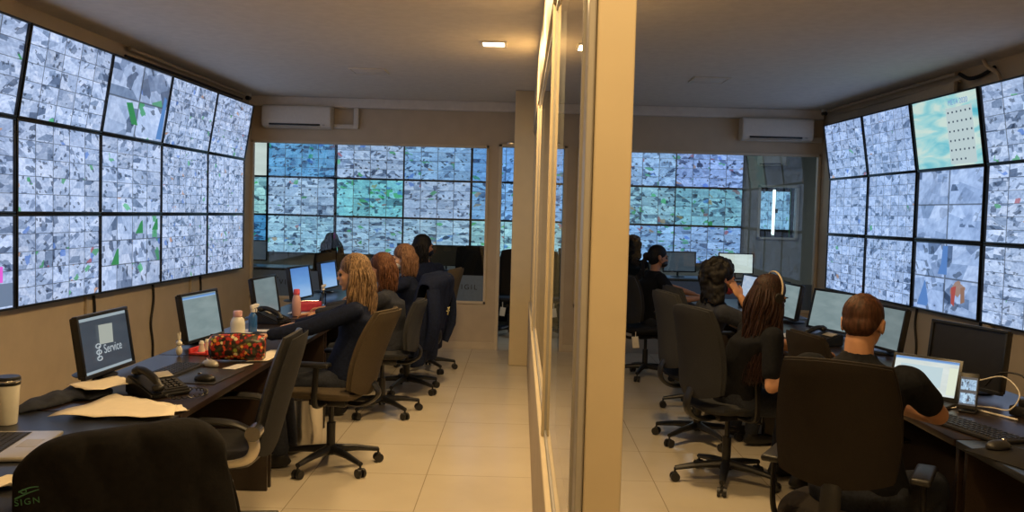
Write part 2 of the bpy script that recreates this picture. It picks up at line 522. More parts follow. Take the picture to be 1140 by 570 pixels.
def pad(bm, w, h, t, mat, c=0.5, curve=0.0, bend=0.0, taper=1.0, n=14, edge=5):
    """cushion: rounded rectangle w x h in local x,z, thickness t in y; curve bows the sides, bend bows the height"""
    rows = {}
    for side in (1, -1):
        for i in range(n+1):
            for j in range(n+1):
                u, v = -1+2*i/n, -1+2*j/n
                x = u*math.sqrt(1-c*v*v/2)
                z = v*math.sqrt(1-c*u*u/2)
                ww = w*(taper+(1-taper)*(1-(z+1)/2))
                e = (1-abs(u)**edge)*(1-abs(v)**edge)
                y = side*t/2*(0.18+0.82*e**0.5 if e > 0 else 0.18) + curve*x*x + bend*z*z
                rows[(side, i, j)] = bm.verts.new(mat @ Vector((x*ww/2, y, z*h/2)))
    for side in (1, -1):
        for i in range(n):
            for j in range(n):
                q = [rows[(side, i, j)], rows[(side, i+1, j)], rows[(side, i+1, j+1)], rows[(side, i, j+1)]]
                bm.faces.new(q if side == -1 else list(reversed(q)))
    def bd():
        for i in range(n): yield (i, 0), (i+1, 0)
        for j in range(n): yield (n, j), (n, j+1)
        for i in range(n, 0, -1): yield (i, n), (i-1, n)
        for j in range(n, 0, -1): yield (0, j), (0, j-1)
    for a, b in bd():
        bm.faces.new((rows[(1, *a)], rows[(1, *b)], rows[(-1, *b)], rows[(-1, *a)]))

def loft(bm, rings, seg=20):
    """rings: (centre, xaxis*rx, yaxis*ry)"""
    R_ = []
    for c, a, b in rings:
        R_.append([bm.verts.new(Vector(c)+a*math.cos(2*PI*j/seg)+b*math.sin(2*PI*j/seg)) for j in range(seg)])
    for p, q in zip(R_, R_[1:]):
        for j in range(seg):
            bm.faces.new((p[j], p[(j+1) % seg], q[(j+1) % seg], q[j]))
    bm.faces.new(list(reversed(R_[0])))
    bm.faces.new(R_[-1])

def obj(name, bm, m, parent=None, smooth=True, angle=40):
    bmesh.ops.recalc_face_normals(bm, faces=bm.faces)
    me = bpy.data.meshes.new(name)
    bm.to_mesh(me)
    bm.free()
    if m is not None:
        me.materials.append(m)
    if smooth:
        for p in me.polygons:
            p.use_smooth = True
        try:
            me.set_sharp_from_angle(angle=R(angle))
        except Exception:
            pass
    o = bpy.data.objects.new(name, me)
    C.objects.link(o)
    if parent is not None:
        o.parent = parent
    return o

def tag(o, label, cat, group=None, kind=None):
    o['label'] = label
    o['category'] = cat
    if group:
        o['group'] = group
    if kind:
        o['kind'] = kind
    return o

def thing(name, label, cat, loc=(0, 0, 0), rz=0, group=None):
    o = bpy.data.objects.new(name, None)
    C.objects.link(o)
    o.empty_display_size = 0.05
    o.location = loc
    o.rotation_euler = (0, 0, rz)
    tag(o, label, cat, group)
    return o

def struct(name, bm, m, smooth=False, parent=None):
    o = obj(name, bm, m, parent, smooth)
    if parent is None:
        o['kind'] = 'structure'
    return o

def kids(o):
    return [c for c in bpy.data.objects if c.parent == o]

def copy_tree(o, parent=None):
    c = o.copy()
    C.objects.link(c)
    if parent is not None:
        c.parent = parent
    for ch in kids(o):
        copy_tree(ch, c)
    return c

def again(root, loc, rz, label, group=None):
    c = copy_tree(root)
    c.location = loc
    c.rotation_euler = (0, 0, rz)
    c['label'] = label
    if group:
        c['group'] = group
    return c

def uvplane(name, w, h, m, parent=None, mat=Matrix.Identity(4)):
    """a flat picture area in local x,z facing -y, with uv 0..1"""
    bm = bmesh.new()
    uvl = bm.loops.layers.uv.new('UVMap')
    co = [(-w/2, 0, -h/2), (w/2, 0, -h/2), (w/2, 0, h/2), (-w/2, 0, h/2)]
    vs = [bm.verts.new(mat @ Vector(c)) for c in co]
    f = bm.faces.new(vs)
    for l, uv in zip(f.loops, ((0, 0), (1, 0), (1, 1), (0, 1))):
        l[uvl].uv = uv
    me = bpy.data.meshes.new(name)
    bm.to_mesh(me)
    bm.free()
    me.materials.append(m)
    o = bpy.data.objects.new(name, me)
    C.objects.link(o)
    if parent is not None:
        o.parent = parent
    return o

def text(name, s, size, m, parent, mat, extrude=0.0008, spacing=1.0, align='CENTER'):
    cu = bpy.data.curves.new(name, 'FONT')
    cu.body = s
    cu.size = size
    cu.extrude = extrude
    cu.align_x = align
    cu.align_y = 'CENTER'
    cu.space_character = spacing
    t = bpy.data.objects.new(name+'_curve', cu)
    C.objects.link(t)
    dg = bpy.context.evaluated_depsgraph_get()
    me = bpy.data.meshes.new_from_object(t.evaluated_get(dg))
    bpy.data.objects.remove(t)
    me.name = name
    me.transform(mat)
    me.materials.clear()
    me.materials.append(m)
    o = bpy.data.objects.new(name, me)
    C.objects.link(o)
    if parent is not None:
        o.parent = parent
    return o
FACE_NY = Euler((PI/2, 0, 0)).to_matrix().to_4x4()      # text reading towards -y

# ------------------------------------------------------------------ lamps (ceiling light panels)
CEIL = 2.88
def light_panel(x, y, label, z=CEIL, power=LAMP_W, col=WARM, size=0.17, on=True, cat='ceiling light', name='ceiling_light', group=None, mat=None):
    t = thing(name, label, cat, (x, y, z), 0, group)
    bm = bmesh.new()
    for sx, sy, cx, cy in ((size+0.03, 0.02, 0, size/2+0.005), (size+0.03, 0.02, 0, -size/2-0.005), (0.02, size, size/2+0.005, 0), (0.02, size, -size/2-0.005, 0)):
        box(bm, (cx, cy, -0.006), (sx, sy, 0.012), bevel=0.002)
    obj('frame', bm, M['white'] if on else M['ceil'], t)
    bm = bmesh.new()
    box(bm, (0, 0, -0.004), (size-0.01, size-0.01, 0.006), bevel=0.001)
    obj('diffuser', bm, mat or (M['lamp'] if on else M['ceil']), t)
    if on:
        l = bpy.data.lights.new('panel_light', 'AREA')
        l.shape = 'SQUARE'
        l.size = size
        l.energy = power
        l.color = col
        lo = bpy.data.objects.new('panel_light', l)
        C.objects.link(lo)
        lo.parent = t
        lo.location = (0, 0, -0.02)
    return t
light_panel(-0.24, 6.85, 'small square warm ceiling light, brightest whole panel left of the partition, above the aisle')
light_panel(-0.24, 5.02, 'square warm ceiling light cut by the top edge of the photo, left of the partition')
light_panel(-0.24, 3.1, 'square warm ceiling light out of view above the left aisle', power=LAMP_W*0.95)
light_panel(-0.24, 1.1, 'square warm ceiling light overhead just behind the viewpoint, left of the partition', power=LAMP_W*0.55)
light_panel(0.67, 5.15, 'square warm ceiling light at the top edge just right of the near partition post')
light_panel(0.67, 3.1, 'square warm ceiling light out of view above the right aisle', power=LAMP_W*0.9)
light_panel(0.67, 1.1, 'square warm ceiling light overhead just behind the viewpoint, right of the partition', power=LAMP_W*0.55)
light_panel(-1.44, 8.35, 'unlit flush ceiling panel near the back of the left room', on=False, size=0.30, cat='ceiling panel', name='ceiling_panel')
light_panel(1.70, 8.35, 'unlit flush ceiling panel near the back of the right room', on=False, size=0.30, cat='ceiling panel', name='ceiling_panel')
light_panel(-1.6, 12.6, 'added unseen white light in the far room behind the left window', power=9, col=(0.8, 0.9, 1.0), mat=M['tube'], z=2.98)  # unseen lamp added to light the left part of the far room
light_panel(2.4, 12.4, 'added unseen white light in the far room behind the right window', power=16, col=(0.85, 0.93, 1.0), mat=M['tube'], z=2.98)  # added lamp, out of sight, brightens the far room on the right

# ------------------------------------------------------------------ room shell
YB = 10.5
def lw(y): return -3.45+0.027*y       # face of the left wall
def rw(y): return 3.935-0.044*y       # face of the right wall
bm = bmesh.new(); box(bm, (0, 7, -0.05), (9.6, 17, 0.1)); struct('floor', bm, M['floor'])
bm = bmesh.new(); prism(bm, [(-3.8, -1.4), (4.2, -1.4), (4.2, YB+0.12), (-3.8, YB+0.12)], CEIL, CEIL+0.1); struct('ceiling', bm, M['ceil'])
bm = bmesh.new(); prism(bm, [(-4.9, YB+0.12), (4.9, YB+0.12), (4.9, 15.4), (-4.9, 15.4)], 2.98, 3.08); struct('ceiling_far', bm, M['ceil'])
bm = bmesh.new(); prism(bm, [(lw(-1.3)-0.12, -1.3), (lw(-1.3), -1.3), (lw(YB), YB), (lw(YB)-0.12, YB)], 0, CEIL); struct('wall_left', bm, M['wall'])
bm = bmesh.new(); prism(bm, [(rw(-1.3), -1.3), (rw(-1.3)+0.12, -1.3), (rw(YB)+0.12, YB), (rw(YB), YB)], 0, CEIL); struct('wall_right', bm, M['wall'])
bm = bmesh.new(); box(bm, (0.2, -1.36, CEIL/2), (8.2, 0.12, CEIL)); struct('wall_front', bm, M['wall'])
# back wall with two windows and a doorway
WZ0, WZ1 = 0.53, 2.38
bm = bmesh.new()
def bw(x0, x1, z0, z1): box(bm, ((x0+x1)/2, YB+0.06, (z0+z1)/2), (x1-x0, 0.12, z1-z0))
bw(-3.75, -0.27, 0, WZ0)
bw(-3.75, -3.17, WZ0, WZ1)
bw(-0.39, -0.27, WZ0, WZ1)
bw(-3.75, 4.0, WZ1, 2.98)
bw(0.16, 0.62, 0, WZ1)
bw(0.62, 4.0, 0, WZ0)
bw(3.46, 4.0, WZ0, WZ1)
struct('wall_back', bm, M['wall'])
bm = bmesh.new(); box(bm, (-0.0, YB-0.05, 2.825), (6.9, 0.1, 0.11), bevel=0.01); struct('trim_1', bm, M['ceil'])
bm = bmesh.new(); box(bm, (-1.76, YB-0.008, 0.04), (2.97, 0.016, 0.08), bevel=0.003); struct('baseboard_back', bm, M['frame'])
# window frames and panes
def window(name, x0, x1):
    bm = bmesh.new()
    for a, b, c, d in ((x0, x1, WZ0, WZ0+0.03), (x0, x1, WZ1-0.03, WZ1), (x0, x0+0.03, WZ0, WZ1), (x1-0.03, x1, WZ0, WZ1)):
        box(bm, ((a+b)/2, YB+0.02, (c+d)/2), (b-a, 0.07, d-c), bevel=0.003)
    f = struct(name, bm, M['frame'])
    bm = bmesh.new(); box(bm, ((x0+x1)/2, YB+0.04, (WZ0+WZ1)/2), (x1-x0-0.05, 0.006, WZ1-WZ0-0.05))
    obj('glass_pane', bm, M['glass'], f, False)
    bm = bmesh.new(); box(bm, ((x0+x1)/2, YB+0.034, WZ0+0.03+0.15), (x1-x0-0.06, 0.002, 0.30))
    obj('frosted_band', bm, M['frost'], f, False)
    return f
wl = window('window_1', -3.17, -0.39)
wr = window('window_2', 0.62, 3.46)
for s in range(1):
    for k, x in enumerate((-1.02, -3.10)):
        mt = Matrix.Translation((x+0.40, YB+0.031, 0.72)) @ FACE_NY
        o = text('window_lettering', 'VIGIL', 0.085, M['darkletter'], wl, mt, spacing=1.35)
        bm = bmesh.new()
        tube(bm, smooth_path([(x+0.26, YB+0.03, 0.775), (x+0.14, YB+0.03, 0.78), (x+0.10, YB+0.03, 0.745), (x+0.17, YB+0.03, 0.72), (x+0.15, YB+0.03, 0.68), (x+0.02, YB+0.03, 0.655)], 5), 0.015, 6, 0.011, 0.3)
        obj('window_emblem', bm, M['darkletter'], wl)
# door frame
bm = bmesh.new()
box(bm, (-0.255, YB+0.03, 1.2), (0.04, 0.16, 2.4), bevel=0.004)
box(bm, (-0.05, YB+0.03, 2.385), (0.45, 0.16, 0.03), bevel=0.004)
d1 = struct('door_1', bm, M['frame'])
bm = bmesh.new(); box(bm, (-0.13, YB-0.055, 2.41), (0.10, 0.03, 0.035), bevel=0.006)  # metal block added in place of a light reflection on the header
obj('header_glint', bm, M['chrome'], d1)
# pillar at the far end of the partition
bm = bmesh.new(); box(bm, (0.06, 9.95, CEIL/2), (0.30, 1.1, CEIL), bevel=0.008); struct('wall_pillar', bm, M['cream'])
# partition: sill wall, header, mullions, panes, near post
PX0, PX1 = 0.105, 0.218
bm = bmesh.new(); box(bm, ((PX0+PX1)/2, 5.64, 0.33), (PX1-PX0, 7.52, 0.66), bevel=0.004); struct('wall_partition', bm, M['wall'])
bm = bmesh.new(); box(bm, ((PX0+PX1)/2, 5.64, 0.672), (PX1-PX0+0.01, 7.50, 0.024), bevel=0.005); struct('trim_2', bm, M['cream'])
bm = bmesh.new(); box(bm, ((PX0+PX1)/2, 5.64, 2.665), (PX1-PX0, 7.52, 0.43), bevel=0.004); struct('wall_partition_header', bm, M['cream'])
bm = bmesh.new(); box(bm, (0.180, 1.85, CEIL/2), (0.076, 0.10, CEIL), bevel=0.004); struct('wall_post', bm, M['cream'])
GX = 0.128
bm = bmesh.new(); box(bm, (0.133, 1.85, CEIL/2), (0.016, 0.08, CEIL), bevel=0.003); struct('trim_5', bm, M['greyfr'])
for i, (y0, y1) in enumerate(((1.90, 3.67), (3.71, 7.01), (7.05, 9.4))):
    bm = bmesh.new()
    for a, b, c, d in ((y0, y1, 0.684, 0.714), (y0, y1, 2.42, 2.45), (y0, y0+0.012, 0.684, 2.45), (y1-0.012, y1, 0.684, 2.45)):
        box(bm, (GX, (a+b)/2, (c+d)/2), (0.018, b-a, d-c), bevel=0.003)
    f = struct('window_%d' % (i+3), bm, M['greyfr'])
    bm = bmesh.new(); box(bm, (GX, (y0+y1)/2, 1.567), (0.008, y1-y0-0.04, 1.72))
    obj('glass_pane', bm, M['glass'], f, False)
for i, y in enumerate((3.69, 7.03)):
    bm = bmesh.new(); box(bm, (0.126, y, 1.567), (0.036, 0.040, 1.766), bevel=0.003); struct('trim_%d' % (i+3), bm, M['cream'])

# far room behind the windows
YF = 14.5
bm = bmesh.new()
def fw(x0, x1, z0, z1): box(bm, ((x0+x1)/2, YF+0.06, (z0+z1)/2), (x1-x0, 0.12, z1-z0))
fw(-4.9, 3.83, 0, 2.98); fw(4.42, 4.9, 0, 2.98); fw(3.83, 4.42, 0, 1.33); fw(3.83, 4.42, 2.13, 2.98)
struct('wall_far', bm, M['wallfar'])
bm = bmesh.new(); box(bm, (-4.84, 12.95, 1.49), (0.12, 4.9, 2.98)); struct('wall_far_left', bm, M['wallfar'])
bm = bmesh.new(); box(bm, (4.84, 12.95, 1.49), (0.12, 4.9, 2.98)); struct('wall_far_right', bm, M['wallfar'])
bm = bmesh.new()
box(bm, (4.125, 15.31, 1.75), (0.9, 0.06, 1.2)); box(bm, (3.70, 14.96, 1.75), (0.06, 0.66, 1.2)); box(bm, (4.55, 14.96, 1.75), (0.06, 0.66, 1.2))
box(bm, (4.125, 14.96, 1.19), (0.9, 0.66, 0.06)); box(bm, (4.125, 14.96, 2.31), (0.9, 0.66, 0.06))
struct('wall_recess', bm, M['fabdark'])
bm = bmesh.new()
for a, b, c, d in ((3.80, 4.45, 1.30, 1.33), (3.80, 4.45, 2.13, 2.17), (3.80, 3.84, 1.30, 2.16), (4.41, 4.45, 1.30, 2.16)):
    box(bm, ((a+b)/2, YF-0.015, (c+d)/2), (b-a, 0.05, d-c), bevel=0.003)
wv = struct('window_6', bm, M['white'])
bm = bmesh.new(); box(bm, (4.33, YF+0.03, 1.73), (0.012, 0.02, 0.78)); obj('green_glass_edge', bm, M['green'], wv, False)
bm = bmesh.new(); box(bm, (4.125, YF+0.05, 1.73), (0.56, 0.006, 0.8)); obj('glass_pane', bm, M['glass'], wv, False)
t = thing('tube_light', 'upright white tube light seen through the small window of the far grey wall', 'tube light', (4.12, 14.72, 1.34))
bm = bmesh.new(); cone(bm, (0, 0, 0.02), (0, 0, 0.77), 0.022); obj('tube', bm, M['tube'], t)
for z in (0.0, 0.76):
    bm = bmesh.new(); cone(bm, (0, 0, z), (0, 0, z+0.03), 0.025); obj('end_cap', bm, M['white'], t)
bm = bmesh.new(); box(bm, (0.04, 0, 0.42), (0.05, 0.04, 0.07), bevel=0.008); obj('clip', bm, M['black'], t)

# ------------------------------------------------------------------ video wall screens
SW, SH = 1.085, 0.607
def make_screen(w=SW, h=SH):
    root = thing('video_wall_screen', '', 'screen')
    bm = bmesh.new()
    b = 0.014
    for cx, cz, sx, sz in ((0, h/2-b/2, w, b), (0, -h/2+b/2, w, b), (-w/2+b/2, 0, b, h-2*b), (w/2-b/2, 0, b, h-2*b)):
        box(bm, (cx, 0.0, cz), (sx, 0.03, sz), bevel=0.002)
    obj('bezel', bm, M['bezel'], root)
    bm = bmesh.new()
    box(bm, (0, 0.014, 0), (w-0.02, 0.026, h-0.02), bevel=0.003)
    obj('back_cover', bm, M['black'], root)
    uvplane('display', w-0.024, h-0.024, M['cctv'], root, Matrix.Translation((0, -0.003, 0)))
    return root
proto = None
rnd = random.Random(11)
def screen(center, rz, tilt, label, group, gx=5, gy=5, tint=(1, 1, 1), busy=0.9, colour=0.05, mat=None):
    global proto
    if proto is None:
        proto = make_screen()
        o = proto
    else:
        o = copy_tree(proto)
    o.location = center
    o.rotation_euler = Euler((tilt, 0, rz), 'XYZ')
    o['label'] = label
    o['group'] = group
    for c in kids(o):
        if c.name.startswith('display'):
            if mat:
                c.data = c.data.copy()
                c.data.materials[0] = mat
            else:
                c['grid_x'] = float(gx); c['grid_y'] = float(gy)
                c['seed'] = float(rnd.randint(1, 900)); c['tint'] = list(map(float, tint))
                c['busy'] = float(busy); c['colour'] = float(colour)
            return o, c
ORD = ['nearest', 'second', 'third', 'fourth', 'fifth']
TILT = R(9)
# left wall, columns from near (k=0, cut by the frame) to the far corner (k=4)
ang = math.atan(0.027)
LT = {0: ((4, 5), (5, 5), (2, 2), (7, 6), (6, 7)), 1: ((4, 5), (5, 5), (4, 5), (8, 7), (7, 7)), 2: ((4, 5), (5, 5), (4, 3), (7, 6), (7, 7))}
DESC = {0: 'forward-tilted top-row', 1: 'middle-row', 2: 'bottom-row'}
YC = [5.12+1.09*k+0.0 for k in range(5)]
YC = [5.155, 6.255, 7.34, 8.42, 9.50]
what = {(0, 0): 'cut off by the left edge of the photo', (0, 1): 'showing five by five bright pictures', (0, 2): 'showing four large pictures, one with a blue door',
        (0, 3): 'crowded with tiny office pictures, next to the last one', (0, 4): 'at the corner with the back wall, narrowest in view',
        (1, 0): 'cut off by the left edge of the photo', (1, 1): 'with green strips in its lower pictures', (1, 2): 'with a small blue doorway picture at its bottom',
        (1, 3): 'full of dense tiny pictures, second from the corner', (1, 4): 'in the far corner beside the window frame',
        (2, 0): 'with a magenta picture, cut by the left photo edge', (2, 1): 'above the nearest desk monitor', (2, 2): 'with large green shapes in its pictures',
        (2, 3): 'crowded with small pictures, above the second desk monitor', (2, 4): 'lowest in the corner beside the back window'}
for r in range(3):
    for k in range(5):
        y = YC[k]
        x = -3.384+0.027*y
        z = [2.126+0.300, 1.818, 1.207][r]
        til = TILT if r == 0 else 0
        if r == 0:
            x += 0.05
        o, d = screen((x, y, z), PI/2-ang, til, 'left wall screen, %s, %s' % (DESC[r], what[(r, k)]), 'left wall video screens', *LT[r][k],
                   tint=(0.74, 0.84, 1.06), busy=0.85, colour=(0.10 if r == 2 and k in (1, 2) else 0.035), mat=None)
        if (r, k) == (2, 0):
            bm = bmesh.new(); box(bm, (0.35, -0.006, -0.075), (0.13, 0.002, 0.10))
            nt = lamp_mat('magenta_picture', (0.8, 0.12, 0.72), 0.95)
            obj('magenta_picture', bm, nt, o, False)
            bm = bmesh.new(); box(bm, (0.22, -0.006, -0.205), (0.60, 0.002, 0.145))
            obj('blank_picture', bm, lamp_mat('blank_blue_picture', (0.16, 0.23, 0.36), 0.9), o, False)
        if (r, k) == (2, 2):
            for px, pz, s_, h_ in ((-0.30, -0.03, 0.13, 0.13), (0.12, 0.2, 0.14, 0.11), (0.42, 0.22, 0.12, 0.10)):
                bm = bmesh.new()
                vs = [bm.verts.new((px-s_/2, -0.005, pz-h_/2)), bm.verts.new((px+s_*0.5, -0.005, pz-h_/2)), bm.verts.new((px+s_*0.45, -0.005, pz+h_/2)), bm.verts.new((px+s_*0.2, -0.005, pz+h_*0.4))]
                bm.faces.new(vs)
                obj('green_picture_patch', bm, bpy.data.materials.get('green_patch') or lamp_mat('green_patch', (0.05, 0.55, 0.12), 0.9), o, False)
        if (r, k) == (0, 2):
            bm = bmesh.new()
            f = bm.faces.new([bm.verts.new(c) for c in ((0.40, -0.005, -0.27), (0.51, -0.005, -0.27), (0.50, -0.005, 0.08), (0.45, -0.005, 0.10))])
            obj('blue_picture_patch', bm, bpy.data.materials.get('blue_patch') or lamp_mat('blue_patch', (0.10, 0.26, 0.62), 0.9), o, False)
            bm = bmesh.new()
            f = bm.faces.new([bm.verts.new(c) for c in ((-0.22, -0.005, -0.03), (-0.08, -0.005, -0.19), (0.03, -0.005, -0.19), (-0.12, -0.005, -0.02))])
            obj('green_picture_patch', bm, bpy.data.materials['green_patch'] if 'green_patch' in bpy.data.materials else lamp_mat('green_patch', (0.05, 0.4, 0.14), 0.6), o, False)
# right wall: k=0 nearest (cut by the frame) .. 3 at the corner
ang2 = math.atan(0.044)
RT = {0: ((4, 5), None, (6, 6), (5, 6)), 1: ((4, 6), (2, 2), (6, 6), (5, 6)), 2: ((4, 6), (2, 2), (6, 6), (5, 6))}
what = {(0, 0): 'cut off by the right edge of the photo', (0, 1): 'showing a turquoise calendar', (0, 2): 'with pale small pictures, beside the calendar one', (0, 3): 'at the corner nearest the air conditioner',
        (1, 0): 'cut off by the right edge of the photo', (1, 1): 'nearly blank pale blue with four pictures', (1, 2): 'of pale small pictures, second from the corner', (1, 3): 'in the far corner by the window frame',
        (2, 0): 'lowest at the right edge, many white pictures', (2, 1): 'with four big pictures, blue and red shapes', (2, 2): 'above the seated man, many small pictures', (2, 3): 'lowest in the corner, bright small pictures'}
YR = [6.42, 7.53, 8.59, 9.60]
for r in range(3):
    for k in range(4):
        y = YR[k]
        x = 3.891-0.044*y
        z = [2.075+0.300, 1.772, 1.157][r]
        if r == 0:
            x -= 0.05
        g = RT[r][k]
        wide = (1.0, 0.985, 0.92, 0.915)[k]
        o, d = screen((x, y, z), -PI/2+ang2, TILT if r == 0 else 0, 'right wall screen, %s, %s' % (DESC[r], what[(r, k)]), 'right wall video screens',
                      *(g or (1, 1)), tint=((0.62, 0.78, 1.08) if k else (0.74, 0.86, 1.08)), busy=(0.45 if (r, k) in ((1, 1), (1, 2), (0, 2), (1, 3)) else 0.75), colour=0.015, mat=(M['calendar'] if g is None else None))
        o.scale = (wide, 1, 1)
        if g is None:
            uvplane('calendar_sheet', 0.40, 0.46, calendar_sheet_mat(), o, Matrix.Translation((0.235, -0.006, -0.045)))
            text('calendar_title', 'META 2020', 0.062, lamp_mat('calendar_blue', (0.22, 0.36, 0.62), 0.95), o, Matrix.Translation((0.235, -0.008, 0.225)) @ FACE_NY)
        if (r, k) == (2, 1):
            for nm, col, poly in (('blue_picture_patch', (0.10, 0.24, 0.60), ((-0.46, -0.26), (-0.28, -0.26), (-0.26, -0.22), (-0.33, -0.03))),
                                  ('blue_picture_patch', (0.10, 0.26, 0.62), ((-0.12, 0.03), (0.03, 0.03), (0.03, 0.27), (-0.05, 0.27), (-0.07, 0.12))),
                                  ('red_picture_patch', (0.42, 0.08, 0.07), ((0.12, -0.20), (0.17, -0.22), (0.19, -0.05), (0.11, -0.07))),
                                  ('brown_picture_patch', (0.30, 0.17, 0.12), ((0.27, -0.19), (0.33, -0.17), (0.32, -0.05), (0.26, -0.06)))):
                bm = bmesh.new(); bm.faces.new([bm.verts.new((a, -0.005, b)) for a, b in poly])
                obj(nm, bm, bpy.data.materials.get('p_'+nm) or lamp_mat('p_'+nm, col, 0.9), o, False)
# far room
cols = [(-5.16+0, 0), (-4.62, 0), (-3.53, 1), (-2.43, 2), (-1.35, 3), (-0.26, 4), (0.83, 5), (1.92, 6), (2.99, 7)]
names = ['white-blue narrow column at the left end', 'first full column from the left', 'second full column from the left', 'third full column from the left, above the navy-clad person',
         'column split by the window frame and the doorway', 'column hidden behind the partition', 'column just right of the near post', 'last column beside the grey wall']
rown = ['top-row', 'middle-row', 'bottom-row']
TINTS = [[(0.9, 1.0, 1.05), (0.22, 0.58, 0.95), (0.70, 0.84, 1.1), (0.42, 0.68, 1.0), (0.25, 0.55, 1.0), (0.5, 0.8, 1.1), (0.50, 0.74, 1.1), (0.52, 0.70, 1.2)],
         [(0.6, 1.05, 1.0), (0.60, 0.78, 1.0), (0.32, 0.86, 0.92), (0.62, 0.76, 1.0), (0.35, 0.70, 1.1), (0.5, 0.85, 1.05), (0.48, 0.82, 0.95), (0.34, 0.72, 0.85)],
         [(0.12, 0.45, 0.80), (0.52, 0.84, 1.0), (0.55, 0.80, 1.0), (0.60, 0.84, 1.0), (0.5, 0.9, 0.9), (0.5, 0.8, 1.1), (0.46, 0.76, 1.15), (0.46, 0.70, 1.1)]]
for r in range(3):
    for x, k in cols[1:]:
        z = [2.395, 1.785, 1.175][r]
        mat = M['whitescr'] if (k == 0 and r == 0) else None
        o, d = screen((x, YF-0.10, z), 0, 0, 'screen in the far room, %s, %s' % (rown[r], names[k]), 'far room video screens', 4, 4 if r < 2 else 5,
                      tint=TINTS[r][k], busy=1.0, colour=(0.16 if (r, k) in ((2, 4), (1, 2), (2, 7)) else 0.09), mat=mat)
tag_o = None
# screens seen through the little window
o, d = screen((4.16, 15.2, 1.77), 0, 0, 'blue glowing screen behind the small window of the far grey wall', 'far room video screens', 6, 4, tint=(0.5, 0.85, 1.15), busy=0.9, colour=0.03)
o.scale = (0.72, 1, 1.1)

# hanging cables and trunking under the screens
def cable(name, pts, r, m, label, cat='cable', group=None, k=6):
    bm = bmesh.new()
    tube(bm, smooth_path(pts, k), r, 8)
    o = obj(name, bm, m)
    tag(o, label, cat, group)
    return o
def wl_pt(y, z, d=0.012): return (lw(y)+d, y, z)
cb = [(4.95, 'black cable hanging down the left wall at the photo edge'), (6.82, 'black cable hanging down the left wall behind the nearest monitor'),
      (7.86, 'black cable looping down the left wall between the first two monitors'), (8.95, 'black cable down the left wall behind the second monitor')]
for i, (y, lb) in enumerate(cb):
    z1 = 0.92
    cable('hanging_cable', [wl_pt(y, z1), wl_pt(y+0.02, 0.75), wl_pt(y-0.03, 0.55), wl_pt(y+0.015, 0.35), wl_pt(y, 0.05)], 0.011, M['cable'], lb, 'cable', 'cables under the left screens')
for y, lb in ((6.72, 'beige trunking strip down the left wall beside the first cable'), (8.72, 'beige trunking strip down the left wall below the fourth screen')):
    bm = bmesh.new(); box(bm, (lw(y)+0.012, y, 0.47), (0.022, 0.035, 0.90), bevel=0.003); tag(obj('cable_trunking', bm, M['conduit']), lb, 'trunking')
def rw_pt(y, z, d=0.012): return (rw(y)-d, y, z)
for y, lb in ((8.05, 'black cable hanging down the right wall behind the seated man'), (7.02, 'black cable hanging down the right wall above the dark monitor'), (9.1, 'short black cable below the second screen from the right corner')):
    cable('hanging_cable', [rw_pt(y, 0.87), rw_pt(y+0.02, 0.7), rw_pt(y-0.02, 0.5), rw_pt(y, 0.3), rw_pt(y, 0.05)], 0.011, M['cable'], lb, 'cable', 'cables under the right screens')
bm = bmesh.new(); box(bm, (rw(6.9)-0.03, 6.88, 0.60), (0.05, 0.09, 0.5), bevel=0.003); tag(obj('cable_trunking', bm, M['conduit']), 'beige box trunking on the right wall above the dark monitor', 'trunking')
# conduits along the ceiling, small cameras
cable('ceiling_conduit', [(lw(7.3)+0.05, 7.3, CEIL-0.03), (lw(8.5)+0.05, 8.5, CEIL-0.03), (lw(10.1)+0.05, 10.1, CEIL-0.03)], 0.018, M['conduit'], 'beige conduit under the ceiling along the left wall', 'conduit')
cable('ceiling_conduit', [(lw(7.3)+0.02, 7.3, CEIL-0.09), (lw(8.5)+0.02, 8.5, CEIL-0.08), (lw(10.1)+0.02, 10.1, CEIL-0.08)], 0.012, M['cable'], 'thin dark cable run below the beige conduit on the left wall', 'cable')
cable('ceiling_conduit', [(rw(7.5)-0.05, 7.5, CEIL-0.03), (rw(8.5)-0.05, 8.5, CEIL-0.03), (rw(10.2)-0.05, 10.2, CEIL-0.03)], 0.018, M['conduit'], 'beige conduit under the ceiling along the right wall', 'conduit')
cable('ceiling_conduit', [(rw(7.5)-0.02, 7.5, CEIL-0.09), (rw(8.5)-0.02, 8.5, CEIL-0.08), (rw(10.2)-0.02, 10.2, CEIL-0.08)], 0.010, M['conduit'], 'thin cable run under the conduit on the right wall', 'cable')
bm = bmesh.new(); box(bm, (rw(8.8)-0.018, 8.8, CEIL-0.15), (0.03, 2.7, 0.10), bevel=0.004); tag(obj('wall_raceway', bm, M['conduit']), 'flat beige raceway on the right wall above the tilted screens', 'raceway')
cable('loose_ceiling_cable', [(rw(7.45)-0.05, 7.45, CEIL-0.04), (rw(7.3)-0.05, 7.3, CEIL-0.10), (rw(7.1)-0.05, 7.12, CEIL-0.10), (rw(6.95)-0.03, 6.98, CEIL-0.06)], 0.016, M['fabdark'], 'dark sagging cable at the end of the right conduit', 'cable')
cable('bent_ceiling_pipe', [(rw(6.98)-0.12, 6.98, CEIL-0.005), (rw(6.98)-0.10, 6.96, CEIL-0.06), (rw(6.9)-0.05, 6.9, CEIL-0.12), (rw(6.9)-0.03, 6.88, CEIL-0.22)], 0.016, M['conduit'], 'pale bent pipe dropping from the ceiling above the right screens', 'pipe')
